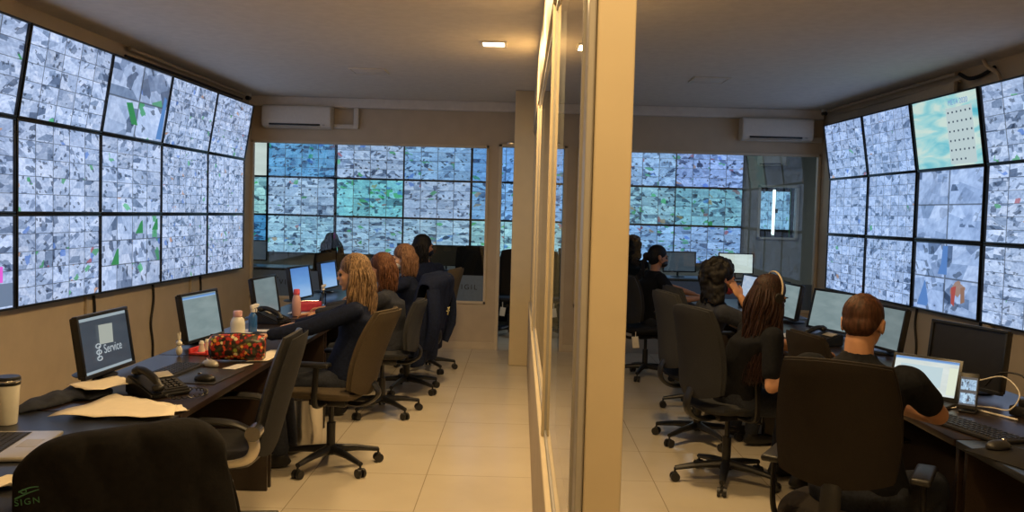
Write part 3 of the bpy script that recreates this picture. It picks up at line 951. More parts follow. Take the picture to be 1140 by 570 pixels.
for x, y, lb in ((lw(10.2)+0.06, 10.2, 'tiny dark camera at the ceiling corner over the left screens'), (rw(10.28)-0.08, 10.28, 'tiny dark camera at the ceiling corner over the right screens')):
    t = thing('mini_camera', lb, 'camera', (x, y, CEIL-0.05))
    bm = bmesh.new(); box(bm, (0, 0, 0.03), (0.05, 0.05, 0.035), bevel=0.005); obj('mount', bm, M['white'], t)
    bm = bmesh.new(); cone(bm, (0, 0.03, 0), (0, -0.05, -0.01), 0.024); obj('camera_body', bm, M['black'], t)

# ------------------------------------------------------------------ air conditioners
def ac(label, loc, rz=0, w=0.79):
    t = thing('air_conditioner', label, 'air conditioner', loc, rz, None)
    bm = bmesh.new()
    prof = [(0.0, -0.13), (0.0, 0.13), (-0.16, 0.13), (-0.195, 0.11), (-0.20, -0.06), (-0.17, -0.115), (-0.10, -0.13)]
    a = [bm.verts.new((-w/2, y, z)) for y, z in prof]; b = [bm.verts.new((w/2, y, z)) for y, z in prof]
    bm.faces.new(a); bm.faces.new(list(reversed(b)))
    for i in range(len(prof)):
        bm.faces.new((a[i], a[(i+1) % len(prof)], b[(i+1) % len(prof)], b[i]))
    bmesh.ops.bevel(bm, geom=bm.edges[:], offset=0.008, segments=2, affect='EDGES')
    obj('casing', bm, M['acw'], t)
    bm = bmesh.new(); box(bm, (-0.02, -0.186, -0.093), (w*0.74, 0.012, 0.020), (R(30), 0, 0), bevel=0.003); obj('air_slot', bm, M['black'], t)
    bm = bmesh.new(); box(bm, (-0.02, -0.17, -0.118), (w*0.74, 0.05, 0.006), (R(20), 0, 0), bevel=0.002); obj('flap', bm, M['acw'], t)
    bm = bmesh.new(); box(bm, (w*0.40, -0.197, -0.095), (0.03, 0.006, 0.015), (R(30), 0, 0), bevel=0.002); obj('indicator', bm, M['greyfr'], t)
    return t
ac('white split air conditioner on the back wall of the left room', (-2.60, YB-0.005, 2.645))
ac('white split air conditioner on the back wall of the right room', (2.90, YB-0.005, 2.64), w=0.81)
t = ac('small air conditioner at an angle on the grey far wall behind glass', (4.0, YF-0.105, 2.56), R(-28), w=0.5)
t.scale = (0.9, 0.8, 0.7)
bm = bmesh.new(); box(bm, (-2.06, YB-0.03, 2.555), (0.28, 0.05, 0.05), bevel=0.004); box(bm, (-1.94, YB-0.03, 2.70), (0.055, 0.055, 0.33), bevel=0.004)
tag(obj('pipe_cover', bm, M['acw']), 'beige pipe cover running from the left air conditioner up to the ceiling', 'pipe cover')
bm = bmesh.new(); box(bm, (3.38, YB-0.03, 2.54), (0.14, 0.05, 0.06), bevel=0.004)
tag(obj('pipe_cover', bm, M['acw']), 'short pipe cover from the right air conditioner into the corner', 'pipe cover')

# ------------------------------------------------------------------ desks
def desk(label, x0, x1, y0, y1, group, top=M['desk'], front=1):
    """x0..x1 depth, y0..y1 length; front=+1 means the user sits on the +x side"""
    t = thing('office_desk', label, 'desk', ((x0+x1)/2, (y0+y1)/2, 0), 0, group)
    dx, dy = x1-x0, y1-y0
    bm = bmesh.new(); box(bm, (0, 0, 0.735), (dx, dy-0.004, 0.03), bevel=0.004); obj('desktop', bm, top, t)
    for s in (-1, 1):
        bm = bmesh.new(); box(bm, (0, s*(dy/2-0.03), 0.36), (dx-0.06, 0.025, 0.72), bevel=0.003); obj('side_panel', bm, M['desk'], t)
    bm = bmesh.new(); box(bm, (-front*(dx/2-0.06), 0, 0.50), (0.02, dy-0.09, 0.42), bevel=0.003); obj('modesty_panel', bm, M['desk'], t)
    return t
LD = [(2.20, 3.59, 'dark desk at the near left, beneath the silver laptop'), (3.60, 5.02, 'dark desk carrying the login-screen monitor and loose papers'),
      (5.03, 6.44, 'dark desk in front of the long-haired blond woman'), (6.45, 7.86, 'dark desk in front of the red-haired person in grey'), (7.87, 9.45, 'dark desk farthest along the left wall')]
for i, (a, b, lb) in enumerate(LD):
    desk(lb, -2.03, -1.36, a, b, 'desks in the left row', M['desk'] if i else M['deskbl'])
RD = [(2.10, 3.55, 'dark desk at the near right corner of the photo'), (3.56, 5.0, 'dark desk under the seated man\'s laptop and dark monitor'), (5.01, 6.4, 'dark desk between the seated man and the long-haired woman'),
      (6.41, 7.85, 'dark desk in front of the pink-masked woman'), (7.86, 9.6, 'dark desk farthest along the right row')]
for i, (a, b, lb) in enumerate(RD):
    desk(lb, 1.75, 2.55, a, b, 'desks in the right row', M['deskbl'] if i == 0 else M['desk'], -1)

# ------------------------------------------------------------------ chairs
def office_chair(label, loc, rz, fab, bw=0.46, bh=0.52, bz=0.80, tilt=9, arms=True, back_shell=None, base_rot=0.0, group=None, seat_z=0.48, arm_m=None, taper=0.88):
    t = thing('office_chair', label, 'chair', (loc[0], loc[1], 0), rz, group)
    for k in range(5):
        a = base_rot+k*2*PI/5
        d = Vector((math.cos(a), math.sin(a), 0))
        n = Vector((-d.y, d.x, 0))
        bm = bmesh.new()
        loft(bm, [(d*0.03+Vector((0, 0, 0.115)), n*0.030, Vector((0, 0, 0.028))), (d*0.17+Vector((0, 0, 0.105)), n*0.024, Vector((0, 0, 0.020))), (d*0.31+Vector((0, 0, 0.082)), n*0.018, Vector((0, 0, 0.014)))], 10)
        leg = obj('base_leg', bm, M['black'], t)
        bm = bmesh.new()
        c = d*0.31
        for s in (-1, 1):
            cone(bm, c+n*s*0.008+Vector((0, 0, 0.028)), c+n*s*0.026+Vector((0, 0, 0.028)), 0.028, seg=14)
        cone(bm, c-n*0.012+Vector((0, 0, 0.028)), c+n*0.012+Vector((0, 0, 0.028)), 0.010, seg=8)
        box(bm, c+Vector((0, 0, 0.045)), (0.026, 0.026, 0.03), (0, 0, a), bevel=0.006)
        cone(bm, c+Vector((0, 0, 0.05)), c+Vector((0, 0, 0.085)), 0.007, seg=8)
        obj('caster', bm, M['black'], leg)
    bm = bmesh.new()
    cone(bm, (0, 0, 0.085), (0, 0, 0.14), 0.045, 0.036)
    cone(bm, (0, 0, 0.14), (0, 0, 0.28), 0.027)
    cone(bm, (0, 0, 0.28), (0, 0, seat_z-0.06), 0.016)
    obj('gas_column', bm, M['black'], t)
    bm = bmesh.new()
    box(bm, (0, 0.0, seat_z-0.065), (0.16, 0.24, 0.045), bevel=0.012)
    tube(bm, [(0.05, 0.03, seat_z-0.07), (0.18, 0.05, seat_z-0.075), (0.25, 0.05, seat_z-0.07)], 0.006, 6)
    obj('mechanism', bm, M['black'], t)
    bm = bmesh.new()
    pad(bm, 0.48, 0.47, 0.075, Matrix.Translation((0, 0.02, seat_z-0.005)) @ Matrix.Rotation(PI/2, 4, 'X'), c=0.45, curve=0.02, edge=6)
    obj('seat', bm, fab, t)
    ti = R(tilt)
    bm = bmesh.new()
    yb = -0.235
    tube(bm, smooth_path([(0, -0.08, seat_z-0.07), (0, -0.20, seat_z-0.075), (0, -0.285, seat_z-0.03), (0, -0.300, (seat_z+bz-bh/2)/2+0.02), (0, -0.265, bz-bh*0.36)], 5), 0.045, 8, 0.035, 0.35)
    obj('back_support', bm, M['black'], t)
    mb = Matrix.Translation((0, yb-math.tan(ti)*(bz-seat_z)*0.6, bz)) @ Matrix.Rotation(ti, 4, 'X')
    bm = bmesh.new(); pad(bm, bw, bh, 0.055, mb, c=0.42, curve=0.07, bend=-0.02, taper=taper, edge=7)
    br = obj('backrest', bm, fab, t)
    if back_shell:
        bm = bmesh.new(); pad(bm, bw-0.004, bh-0.004, 0.03, mb @ Matrix.Translation((0, -0.026, 0)), c=0.42, curve=0.07, bend=-0.02, taper=taper, edge=9)
        obj('back_shell', bm, back_shell, t)
    if arms:
        for s in (-1, 1):
            bm = bmesh.new()
            tube(bm, smooth_path([(s*0.12, 0.0, seat_z-0.06), (s*0.24, 0.0, seat_z-0.055), (s*0.275, 0.0, seat_z), (s*0.275, -0.01, seat_z+0.19)], 5), 0.022, 8, 0.018, 0.6)
            arm = obj('armrest', bm, M['black'], t)
            bm = bmesh.new(); box(bm, (s*0.272, 0.03, seat_z+0.20), (0.075, 0.25, 0.028), bevel=0.012, seg=3)
            obj('arm_pad', bm, M['black'], arm)
    return t
# facing: rz=0 looks along +Y; left row faces -X (rz=+90), right row faces +X (rz=-90)
cA = office_chair('olive-backed swivel chair of the blond woman, nearest whole chair on the left', (-1.14, 5.50), R(80), M['fabric'], tilt=19, back_shell=M['fabric'], base_rot=0.35, bz=0.75, bh=0.56)
cB = office_chair('swivel chair under the reddish-haired person in grey', (-1.06, 7.02), R(92), M['fabgrey'], bh=0.42, bz=0.71, tilt=10, base_rot=0.1, back_shell=M['fabgrey'])
cC = office_chair('swivel chair with a navy jacket hung over its back', (-0.98, 7.92), R(80), M['fabric'], tilt=12, base_rot=0.5, back_shell=M['fabric'])
cD = office_chair('farthest swivel chair of the left row, olive-grey back beside the window', (-0.93, 9.0), R(78), M['fabric'], tilt=12, base_rot=0.2, back_shell=M['fabric'])
cG = office_chair('grey-backed swivel chair of the woman with the headset', (1.29, 5.42), R(-66), M['fabgrey'], tilt=10, base_rot=0.55, bz=0.82, bh=0.56, back_shell=M['fabgrey'])
cF = office_chair('grey-backed swivel chair of the pink-masked woman', (1.31, 6.42), R(-75), M['fabgrey'], tilt=9, base_rot=0.15, bz=0.82, bh=0.56, back_shell=M['fabgrey'])
cE = office_chair('empty black swivel chair with a tag, near the partition at the back right', (1.28, 8.95), R(-62), M['fabdark'], tilt=9, base_rot=0.4, bz=0.80, bh=0.50, back_shell=M['black'])
cH = office_chair('large dark brown chair of the man in the right foreground', (1.29, 3.46), R(-30), M['brownback'], bw=0.46, bh=0.48, bz=0.88, tilt=9, base_rot=0.2, back_shell=M['brownback'], taper=0.92, seat_z=0.46)
cI = office_chair('chair tucked at the right desk, only its rounded back visible beside the man', (1.76, 4.72), R(-80), M['brownback'], bw=0.44, bh=0.48, bz=0.80, tilt=8, base_rot=0.9, back_shell=M['brownback'])
cK = office_chair('swivel chair at the back right, partly behind the pink-masked woman', (1.55, 7.5), R(-80), M['fabgrey'], bw=0.44, bh=0.5, bz=0.80, tilt=9, base_rot=0.7, back_shell=M['fabgrey'])
cL = office_chair('swivel chair of the hooded-dark-haired person in the far room', (-2.42, 11.55), R(5), M['brownback'], bz=0.80, tilt=9, back_shell=M['brownback'])
cM = office_chair('brown-backed chair standing behind the doorway in the far room', (-0.12, 11.7), R(15), M['brownback'], bz=0.86, tilt=7, bh=0.6, back_shell=M['brownback'])
cN = office_chair('brown-backed chair behind the right end of the left window', (-0.62, 12.3), R(-10), M['brownback'], bz=0.86, tilt=7, bh=0.6, back_shell=M['brownback'])
bm = bmesh.new(); box(bm, (-0.20, 11.30, 0.36), (0.07, 0.006, 0.11), (0, R(8), 0), bevel=0.001); box(bm, (-0.20, 11.31, 0.44), (0.008, 0.02, 0.08)); tag(obj('paper_tag', bm, M['white']), 'small white tag hanging on the chair behind the doorway', 'tag')
bm = bmesh.new(); box(bm, (1.15, 8.72, 0.38), (0.07, 0.006, 0.11), (0, R(-8), R(-30)), bevel=0.001); box(bm, (1.15, 8.725, 0.45), (0.006, 0.006, 0.06)); tag(obj('paper_tag', bm, M['paper']), 'cream tag hanging under the empty black chair', 'tag')

# executive chair with looped silver arms, pushed under the near desk
def exec_chair(label, loc, rz):
    t = thing('office_chair', label, 'chair', (loc[0], loc[1], 0), rz)
    for k in range(5):
        a = 0.3+k*2*PI/5
        d = Vector((math.cos(a), math.sin(a), 0)); n = Vector((-d.y, d.x, 0))
        bm = bmesh.new()
        loft(bm, [(d*0.03+Vector((0, 0, 0.115)), n*0.030, Vector((0, 0, 0.028))), (d*0.30+Vector((0, 0, 0.082)), n*0.018, Vector((0, 0, 0.014)))], 10)
        leg = obj('base_leg', bm, M['black'], t)
        bm = bmesh.new(); c = d*0.30
        for s in (-1, 1):
            cone(bm, c+n*s*0.004+Vector((0, 0, 0.028)), c+n*s*0.026+Vector((0, 0, 0.028)), 0.028, seg=14)
        cone(bm, c-n*0.01+Vector((0, 0, 0.028)), c+n*0.01+Vector((0, 0, 0.028)), 0.01, seg=8)
        cone(bm, c+Vector((0, 0, 0.03)), c+Vector((0, 0, 0.085)), 0.007, seg=8)
        obj('caster', bm, M['black'], leg)
    bm = bmesh.new(); cone(bm, (0, 0, 0.085), (0, 0, 0.40), 0.03); obj('gas_column', bm, M['black'], t)
    bm = bmesh.new(); pad(bm, 0.50, 0.48, 0.10, Matrix.Translation((0, 0.02, 0.45)) @ Matrix.Rotation(PI/2, 4, 'X'), c=0.4, edge=6); obj('seat', bm, M['leather'], t)
    ti = R(15)
    mb = Matrix.Translation((0, -0.29, 0.735)) @ Matrix.Rotation(ti, 4, 'X')
    bm = bmesh.new(); pad(bm, 0.44, 0.60, 0.07, mb, c=0.35, curve=0.04, taper=0.85, edge=6); obj('backrest', bm, M['leather'], t)
    bm = bmesh.new(); pad(bm, 0.442, 0.602, 0.02, mb @ Matrix.Translation((0, -0.036, 0)), c=0.35, curve=0.04, taper=0.85, edge=9); o = obj('back_shell', bm, M['fabgrey'], t)
    for s in (-1, 1):
        bm = bmesh.new()
        tube(bm, smooth_path([(s*0.27, -0.21, 0.59), (s*0.285, -0.225, 0.52), (s*0.285, -0.17, 0.465), (s*0.28, 0.02, 0.445), (s*0.27, 0.18, 0.445)], 6), 0.030, 10, 0.026, 0.55)
        arm = obj('arm_loop', bm, M['satin'], t); arm['label'] = 'curved silver arm loop'
        bm = bmesh.new(); tube(bm, smooth_path([(s*0.285, 0.22, 0.62), (s*0.285, 0.05, 0.645), (s*0.285, -0.12, 0.64), (s*0.28, -0.22, 0.60)], 5), 0.034, 10, 0.026, 0.55)
        obj('arm_pad', bm, M['black'], arm)
        bm = bmesh.new(); cone(bm, (s*0.24, -0.225, 0.60), (s*0.325, -0.225, 0.60), 0.034, seg=24); obj('pivot_cap', bm, M['chrome'], arm)
    return t
exec_chair('black high-backed chair with silver looped arms pushed under the near left desk', (-1.40, 4.20), R(94))

# foreground chair with jacket
cJ = office_chair('chair in the near left corner hidden beneath a black jacket', (-1.185, 2.72), R(18), M['fabdark'], bw=0.48, bh=0.54, bz=0.67, tilt=6, back_shell=M['black'], taper=0.92)
def drape(label, root_m, w, h_back, h_front, m, seed=1, sleeves=True, gap=0.05, taper=0.88, cat='jacket'):
    """a jacket over a chair back: runs up the back, over the top, down the front; folds by sines"""
    rn = random.Random(seed)
    ph = [rn.uniform(0, 6) for _ in range(6)]
    bm = bmesh.new()
    nu, nv = 44, 36
    top = 0.0
    grid = {}
    for i in range(nu+1):
        u = -1+2*i/nu
        for j in range(nv+1):
            s = j/nv
            L = h_back+0.12+h_front
            d = s*L
            if d < h_back:
                z = -h_back+d; y = -gap; low = 1-d/h_back
            elif d < h_back+0.12:
                a = (d-h_back)/0.12*PI
                y = -gap*math.cos(a); z = 0.025*math.sin(a); low = 0
            else:
                z = -(d-h_back-0.12); y = gap; low = (-z)/h_front
            shoulder = -0.20*(abs(u)**(4.2 if u < 0 else 7))*(0.5+0.5*taper)*0.5
            ww = w/2*(1.0+0.22*low)
            fold = 0.012*math.sin(u*7+ph[0]+z*3)+0.010*math.sin(u*15+ph[1])*low+0.006*math.sin(z*22+u*5+ph[2])+0.020*low*math.sin(u*4+ph[3])
            side = 1 if y > 0 else -1
            yy = y*(1-0.75*abs(u)**6)+side*abs(fold)*1.2 - 0.06*(1-u*u)*0 
            yy += 0.05*u*u
            hem = 0.04*math.sin(u*3+ph[4])*low
            grid[i, j] = bm.verts.new(root_m @ Vector((u*ww, yy, z+shoulder+hem)))
    for i in range(nu):
        for j in range(nv):
            bm.faces.new((grid[i, j], grid[i+1, j], grid[i+1, j+1], grid[i, j+1]))
    o = obj('draped_jacket', bm, m, None, True, 80)
    sm = o.modifiers.new('thick', 'SOLIDIFY'); sm.thickness = 0.014; sm.offset = 1
    ss = o.modifiers.new('smooth', 'SUBSURF'); ss.levels = 1; ss.render_levels = 1
    if sleeves:
        for s in (-1, 1):
            bm = bmesh.new()
            p = [root_m @ Vector(q) for q in ((s*w*0.44, -gap*0.2, -0.10), (s*w*0.52, -gap*0.9, -0.25), (s*w*0.54, -gap*1.3, -0.42), (s*w*0.50, -gap*1.1, -0.60))]
            tube(bm, smooth_path(p, 6), 0.060, 14, 0.045, 0.6)
            sl = obj('sleeve', bm, m, o)
    return tag(o, label, cat)
mj = Matrix.Translation((-1.185, 2.72, 0)) @ Matrix.Rotation(R(18), 4, 'Z') @ Matrix.Translation((0, -0.285, 0.945)) @ Matrix.Rotation(R(-6), 4, 'Y')
jk = drape('black jacket with a small green sewn logo over the nearest left chair', mj, 0.54, 0.66, 0.45, M['jacket'], 3, sleeves=False)
lg = mj @ Matrix.Translation((-0.215, -0.118, -0.100)) @ FACE_NY @ Matrix.Scale(0.55, 4)
text('jacket_logo_text', 'SIGN', 0.042, M['greenletter'], jk, lg, spacing=1.25)
bm = bmesh.new()
tube(bm, [lg @ Vector((-0.05+0.105*k/10, 0.034+0.016*math.sin(k/10*PI*0.5)-0.012*(1-k/10), 0.002)) for k in range(11)], 0.0028, 6, 0.001, 1)
tube(bm, [lg @ Vector((-0.03+0.085*k/10, 0.052+0.014*math.sin(k/10*PI*0.7), 0.002)) for k in range(11)], 0.0026, 6, 0.001, 1)
tube(bm, [lg @ Vector((0.012*math.cos(k*PI/5)-0.01, 0.052+0.009*math.sin(k*PI/5), 0.002)) for k in range(11)], 0.0016, 6)
obj('jacket_logo_swoosh', bm, M['greenletter'], jk)
mj = Matrix.Translation((-0.98, 7.92, 0)) @ Matrix.Rotation(R(80), 4, 'Z') @ Matrix.Translation((0, -0.30, 1.03)) @ Matrix.Rotation(R(12), 4, 'X')
jc = drape('navy jacket with small yellow mark hung over a left row chair', mj, 0.56, 0.68, 0.40, M['navy'], 9, gap=0.085)
bm = bmesh.new()
for a, b in (((-0.02, 0.03), (0.03, -0.04)), ((0.03, 0.03), (0.0, 0.0)), ((0.045, 0.0), (0.015, -0.018)), ((-0.03, 0.0), (0.0, -0.01))):
    q0 = mj @ Vector((a[0]-0.10, -0.150, a[1]-0.26)); q1 = mj @ Vector((b[0]-0.10, -0.150, b[1]-0.26))
    cone(bm, q0, q1, 0.005, seg=6)
obj('jacket_mark', bm, M['yellowletter'], jc)

# ------------------------------------------------------------------ desk equipment
def monitor(label, loc, rz, w, h, tilt, scr, zc, name='desk_monitor', extras=None, group=None, back_neck=True):
    t = thing(name, label, 'monitor', (loc[0], loc[1], loc[2]), rz, group)
    T = Matrix.Translation((0, 0, zc)) @ Matrix.Rotation(-R(tilt), 4, 'X')
    bm = bmesh.new(); b = 0.017
    for cx, cz, sx, sz in ((0, h/2-b/2, w, b), (0, -h/2+b/2, w, b*1.1), (-w/2+b/2, 0, b, h-2*b), (w/2-b/2, 0, b, h-2*b)):
        box(bm, (cx, 0, cz), (sx, 0.026, sz), bevel=0.003)
    for v in bm.verts: v.co = T @ v.co
    obj('bezel', bm, M['bezel'], t)
    bm = bmesh.new(); box(bm, (0, 0.016, 0), (w-0.01, 0.028, h-0.01), bevel=0.008)
    box(bm, (0, 0.035, 0), (w*0.5, 0.03, h*0.5), bevel=0.012)
    for v in bm.verts: v.co = T @ v.co
    obj('back_cover', bm, M['black'], t)
    uvplane('display', w-0.03, h-0.03, scr, t, T @ Matrix.Translation((0, -0.003, 0)))
    bm = bmesh.new(); tube(bm, [(0, 0.06, 0.01), (0, 0.065, zc*0.6), (0, 0.045, zc)], 0.028, 8, 0.022, 0.5); obj('stand_neck', bm, M['black'], t)
    bm = bmesh.new(); lathe(bm, [(0.02, 0.0), (0.10, 0.0), (0.105, 0.006), (0.09, 0.014), (0.03, 0.018)], (0, 0.05, 0), 28); obj('stand_base', bm, M['black'], t)
    if extras:
        extras(t, T)
    return t
DZ = 0.751
def login(t, T):
    P = T @ Matrix.Translation((0, -0.005, 0))
    uvplane('status_bar', 0.455, 0.014, M['barlight'], t, P @ Matrix.Translation((0, 0, 0.125)))
    uvplane('task_bar', 0.455, 0.014, M['barlight'], t, P @ Matrix.Translation((0, 0, -0.127)))
    text('screen_lettering', 'Service', 0.062, M['lettering'], t, P @ Matrix.Translation((0.055, -0.001, -0.035)) @ FACE_NY, 0.0003)
    bm = bmesh.new()
    for k in range(3):
        c = Vector((-0.085, -0.002, -0.01-0.030*k))
        tube(bm, [P @ (c+Vector((0.022*math.cos(a*PI/6), 0, 0.010*math.sin(a*PI/6)))) for a in range(13)], 0.0028, 6)
    box(bm, P @ Vector((-0.085, -0.002, -0.04)), (0.003, 0.003, 0.06))
    obj('screen_emblem', bm, M['lettering'], t)
    bm = bmesh.new(); n_ = [P @ Vector(q) for q in ((-0.072, -0.004, -0.005), (0.06, -0.004, -0.010), (0.058, -0.012, 0.085), (-0.062, -0.004, 0.088))]
    bm.faces.new([bm.verts.new(q) for q in n_]); o = obj('pinned_note', bm, lamp_mat('pale_note_window', (0.38, 0.42, 0.38), 0.9), t)
def tops(col, z0, h=0.014, w=0.44):
    def f(t, T):
        uvplane('window_title_bar', w, h, col, t, T @ Matrix.Translation((0, -0.005, z0)))
    return f
monitor('desk monitor with dark login picture and a pale note, nearest on the left', (-2.02, 4.36, DZ), R(88), 0.50, 0.30, 9, M['darkscr'], 0.168, extras=login)
monitor('second desk monitor on the left, grey-teal spreadsheet picture', (-1.96, 5.52, DZ), R(84), 0.50, 0.30, 10, M['tealscr'], 0.168, extras=tops(M['bluescr'], 0.118))
monitor('third desk monitor on the left, dim grey, behind the blue spray bottle', (-1.92, 6.78, DZ), R(86), 0.50, 0.30, 9, M['greyscr'], 0.175)
monitor('fourth desk monitor on the left with bright blue picture', (-1.98, 8.10, DZ), R(82), 0.48, 0.30, 9, M['bluescr'], 0.175)
monitor('small blue-lit monitor beside the blond woman\'s face', (-1.94, 9.10, DZ), R(82), 0.46, 0.28, 8, M['bluescr'], 0.175)
monitor('black switched-off monitor on the near right desk', (2.30, 4.60, DZ), R(-72), 0.50, 0.32, 6, M['black'], 0.185)
monitor('monitor with grey-blue picture just right of the man\'s head', (2.38, 5.85, DZ), R(-80), 0.46, 0.29, 10, M['greyscr'], 0.175)
monitor('monitor with pale grey page, left of the man\'s head', (2.36, 6.78, DZ), R(-70), 0.46, 0.31, 12, M['tealscr'], 0.18)
monitor('monitor seen almost edge-on in front of the headset woman', (2.26, 7.55, DZ), R(-84), 0.48, 0.30, 9, M['tealscr'], 0.18)
monitor('blue-white monitor in front of the pink-masked woman', (2.22, 8.60, DZ), R(-80), 0.44, 0.29, 9, M['pale'], 0.18)

def keyboard(label, loc, rz, l=0.44, d=0.15, group=None, m=M['keys']):
    t = thing('keyboard', label, 'keyboard', loc, rz, group)
    bm = bmesh.new(); box(bm, (0, 0, 0.009), (l, d, 0.014), bevel=0.004); obj('keyboard_body', bm, m, t)
    bm = bmesh.new()
    box(bm, (0, 0, 0.0165), (l-0.02, d-0.02, 0.002))
    for r in range(5):
        for k in range(15):
            box(bm, (-l/2+0.03+k*(l-0.06)/14, -d/2+0.025+r*(d-0.05)/4, 0.0185), (0.021, 0.018, 0.005))
    obj('keys', bm, m, t, False)
    return t
def mouse(label, loc, rz, m=M['black']):
    t = thing('computer_mouse', label, 'mouse', loc, rz)
    bm = bmesh.new(); ball(bm, (0, 0, 0.010), (0.031, 0.055, 0.026))
    for v in bm.verts: v.co.z = max(v.co.z, 0.0)
    obj('mouse_body', bm, m, t)
    bm = bmesh.new(); cone(bm, (-0.004, 0.028, 0.031), (0.004, 0.028, 0.031), 0.009); obj('scroll_wheel', bm, M['chrome'], t)
    return t
def phone(label, loc, rz):
    t = thing('desk_telephone', label, 'telephone', loc, rz)
    bm = bmesh.new()
    prof = [(-0.10, 0.0), (0.11, 0.0), (0.11, 0.075), (0.085, 0.085), (-0.10, 0.022)]
    a = [bm.verts.new((-0.10, y, z)) for y, z in prof]; b = [bm.verts.new((0.10, y, z)) for y, z in prof]
    bm.faces.new(a); bm.faces.new(list(reversed(b)))
    for i in range(5):
        bm.faces.new((a[i], a[(i+1) % 5], b[(i+1) % 5], b[i]))
    bmesh.ops.bevel(bm, geom=bm.edges[:], offset=0.008, segments=2, affect='EDGES')
    obj('phone_body', bm, M['black'], t)
    sl = math.atan2(0.063, 0.185)
    S = Matrix.Translation((0, -0.005, 0.056)) @ Matrix.Rotation(sl, 4, 'X')
    bm = bmesh.new(); box(bm, (0.035, 0.05, 0.004), (0.10, 0.05, 0.004), bevel=0.001)
    for v in bm.verts: v.co = S @ v.co
    obj('phone_display', bm, M['greyfr'], t)
    bm = bmesh.new(); box(bm, (0.035, -0.035, 0.001), (0.11, 0.09, 0.004))
    for r in range(4):
        for k in range(3):
            box(bm, (0.008+k*0.027, -0.065+r*0.02, 0.005), (0.018, 0.012, 0.008), bevel=0.002)
    for v in bm.verts: v.co = S @ v.co
    obj('keypad', bm, M['keys'], t, False)
    bm = bmesh.new()
    tube(bm, smooth_path([S @ Vector(q) for q in ((-0.065, -0.09, 0.028), (-0.065, -0.05, 0.045), (-0.065, 0.03, 0.045), (-0.065, 0.085, 0.028))], 5), 0.017, 10)
    ball(bm, S @ Vector((-0.065, -0.085, 0.022)), (0.027, 0.03, 0.02)); ball(bm, S @ Vector((-0.065, 0.08, 0.022)), (0.027, 0.03, 0.02))
    obj('handset', bm, M['black'], t)
    bm = bmesh.new()
    pts = []
    base = smooth_path([(-0.065, -0.12, 0.03), (-0.04, -0.18, 0.012), (0.08, -0.20, 0.012), (0.15, -0.13, 0.012), (0.11, -0.05, 0.015)], 24)
    for i, p in enumerate(base):
        a = i*1.3
        pts.append(p+Vector((0.006*math.cos(a), 0.006*math.sin(a)*0.3, 0.006*math.sin(a))))
    tube(bm, pts, 0.003, 6)
    obj('coiled_cord', bm, M['black'], t)
    return t
phone('black desk telephone on the papers desk, nearest on the left', (-1.60, 3.98, DZ), R(55))
phone('black desk telephone in front of the blond woman, beside the pouch', (-1.80, 6.56, DZ), R(75))
phone('black desk telephone with lit display beside the man\'s head', (2.10, 6.20, DZ), R(-70))
keyboard('black keyboard on the desk below the login-screen monitor', (-1.74, 4.48, DZ), R(86))
keyboard('black keyboard in front of the second left monitor', (-1.70, 5.72, DZ), R(84))
keyboard('black keyboard in front of the third left monitor', (-1.55, 6.88, DZ), R(86))
keyboard('black keyboard on the near right desk beside the man\'s elbow', (1.90, 3.72, DZ), R(-76), 0.46, 0.16)
keyboard('black keyboard in front of the headset woman', (1.93, 5.55, DZ), R(-76))
def mat_pad(label, loc, rz, a=0.24, b=0.20, m=M['leather']):
    bm = bmesh.new(); box(bm, (0, 0, 0.002), (a, b, 0.004), bevel=0.0015)
    o = obj('mouse_mat', bm, m); o.location = loc; o.rotation_euler = (0, 0, rz)
    return tag(o, label, 'mouse mat')
mat_pad('dark mouse mat on the papers desk, left of the floral pouch', (-1.55, 4.42, DZ), R(86), 0.40, 0.26)
mat_pad('dark brown mouse mat under the mouse on the near right desk', (1.86, 3.28, DZ), R(-70), 0.30, 0.24, M['fabdark'])
mouse('black mouse on the near right desk catching the light', (1.84, 3.40, DZ+0.004), R(-70), M['leather'])
mouse('black mouse on the dark mat of the papers desk', (-1.50, 4.28, DZ+0.004), R(80))
mouse('grey mouse left of the floral pouch', (-1.62, 4.70, DZ), R(60), M['greyfr'])

def sheet(label, poly, z, m=M['paper'], curl=0.01, name='paper_sheet'):
    bm = bmesh.new()
    c = Vector((sum(p[0] for p in poly)/len(poly), sum(p[1] for p in poly)/len(poly), 0))
    n = 8
    P = [Vector((*p, 0)) for p in poly]
    g = [[bm.verts.new((P[0].lerp(P[1], i/n)).lerp(P[3].lerp(P[2], i/n), j/n)+Vector((0, 0, z+curl*((i/n-0.5)**2+(j/n-0.5)**2)*abs(math.sin(i+j*0.7))))) for j in range(n+1)] for i in range(n+1)]
    for i in range(n):
        for j in range(n):
            bm.faces.new((g[i][j], g[i+1][j], g[i+1][j+1], g[i][j+1]))
    o = obj(name, bm, m)
    s = o.modifiers.new('t', 'SOLIDIFY'); s.thickness = 0.001
    return tag(o, label, 'paper')
sheet('cream paper sheet nearest the jacket chair on the left desk', ((-1.82, 3.44), (-1.34, 3.47), (-1.40, 3.66), (-1.74, 3.86)), DZ+0.012, curl=0.03)
sheet('second cream paper sheet, under the first and closer to the telephone', ((-1.66, 3.52), (-1.33, 3.62), (-1.40, 3.72), (-1.66, 3.86)), DZ+0.004, curl=0.02)
sheet('small cream paper lying below the login-screen monitor', ((-1.97, 3.88), (-1.80, 3.76), (-1.70, 4.00), (-1.84, 4.10)), DZ+0.046, curl=0.02)
sheet('folded paper at the left photo edge below the laptop', ((-1.66, 2.52), (-1.46, 2.56), (-1.46, 2.68), (-1.66, 2.66)), DZ+0.006, curl=0.05)
sheet('small light card under the floral pouch', ((-1.54, 4.58), (-1.46, 4.62), (-1.42, 4.80), (-1.50, 4.78)), DZ+0.003, m=M['white'], curl=0.002, name='paper_card')
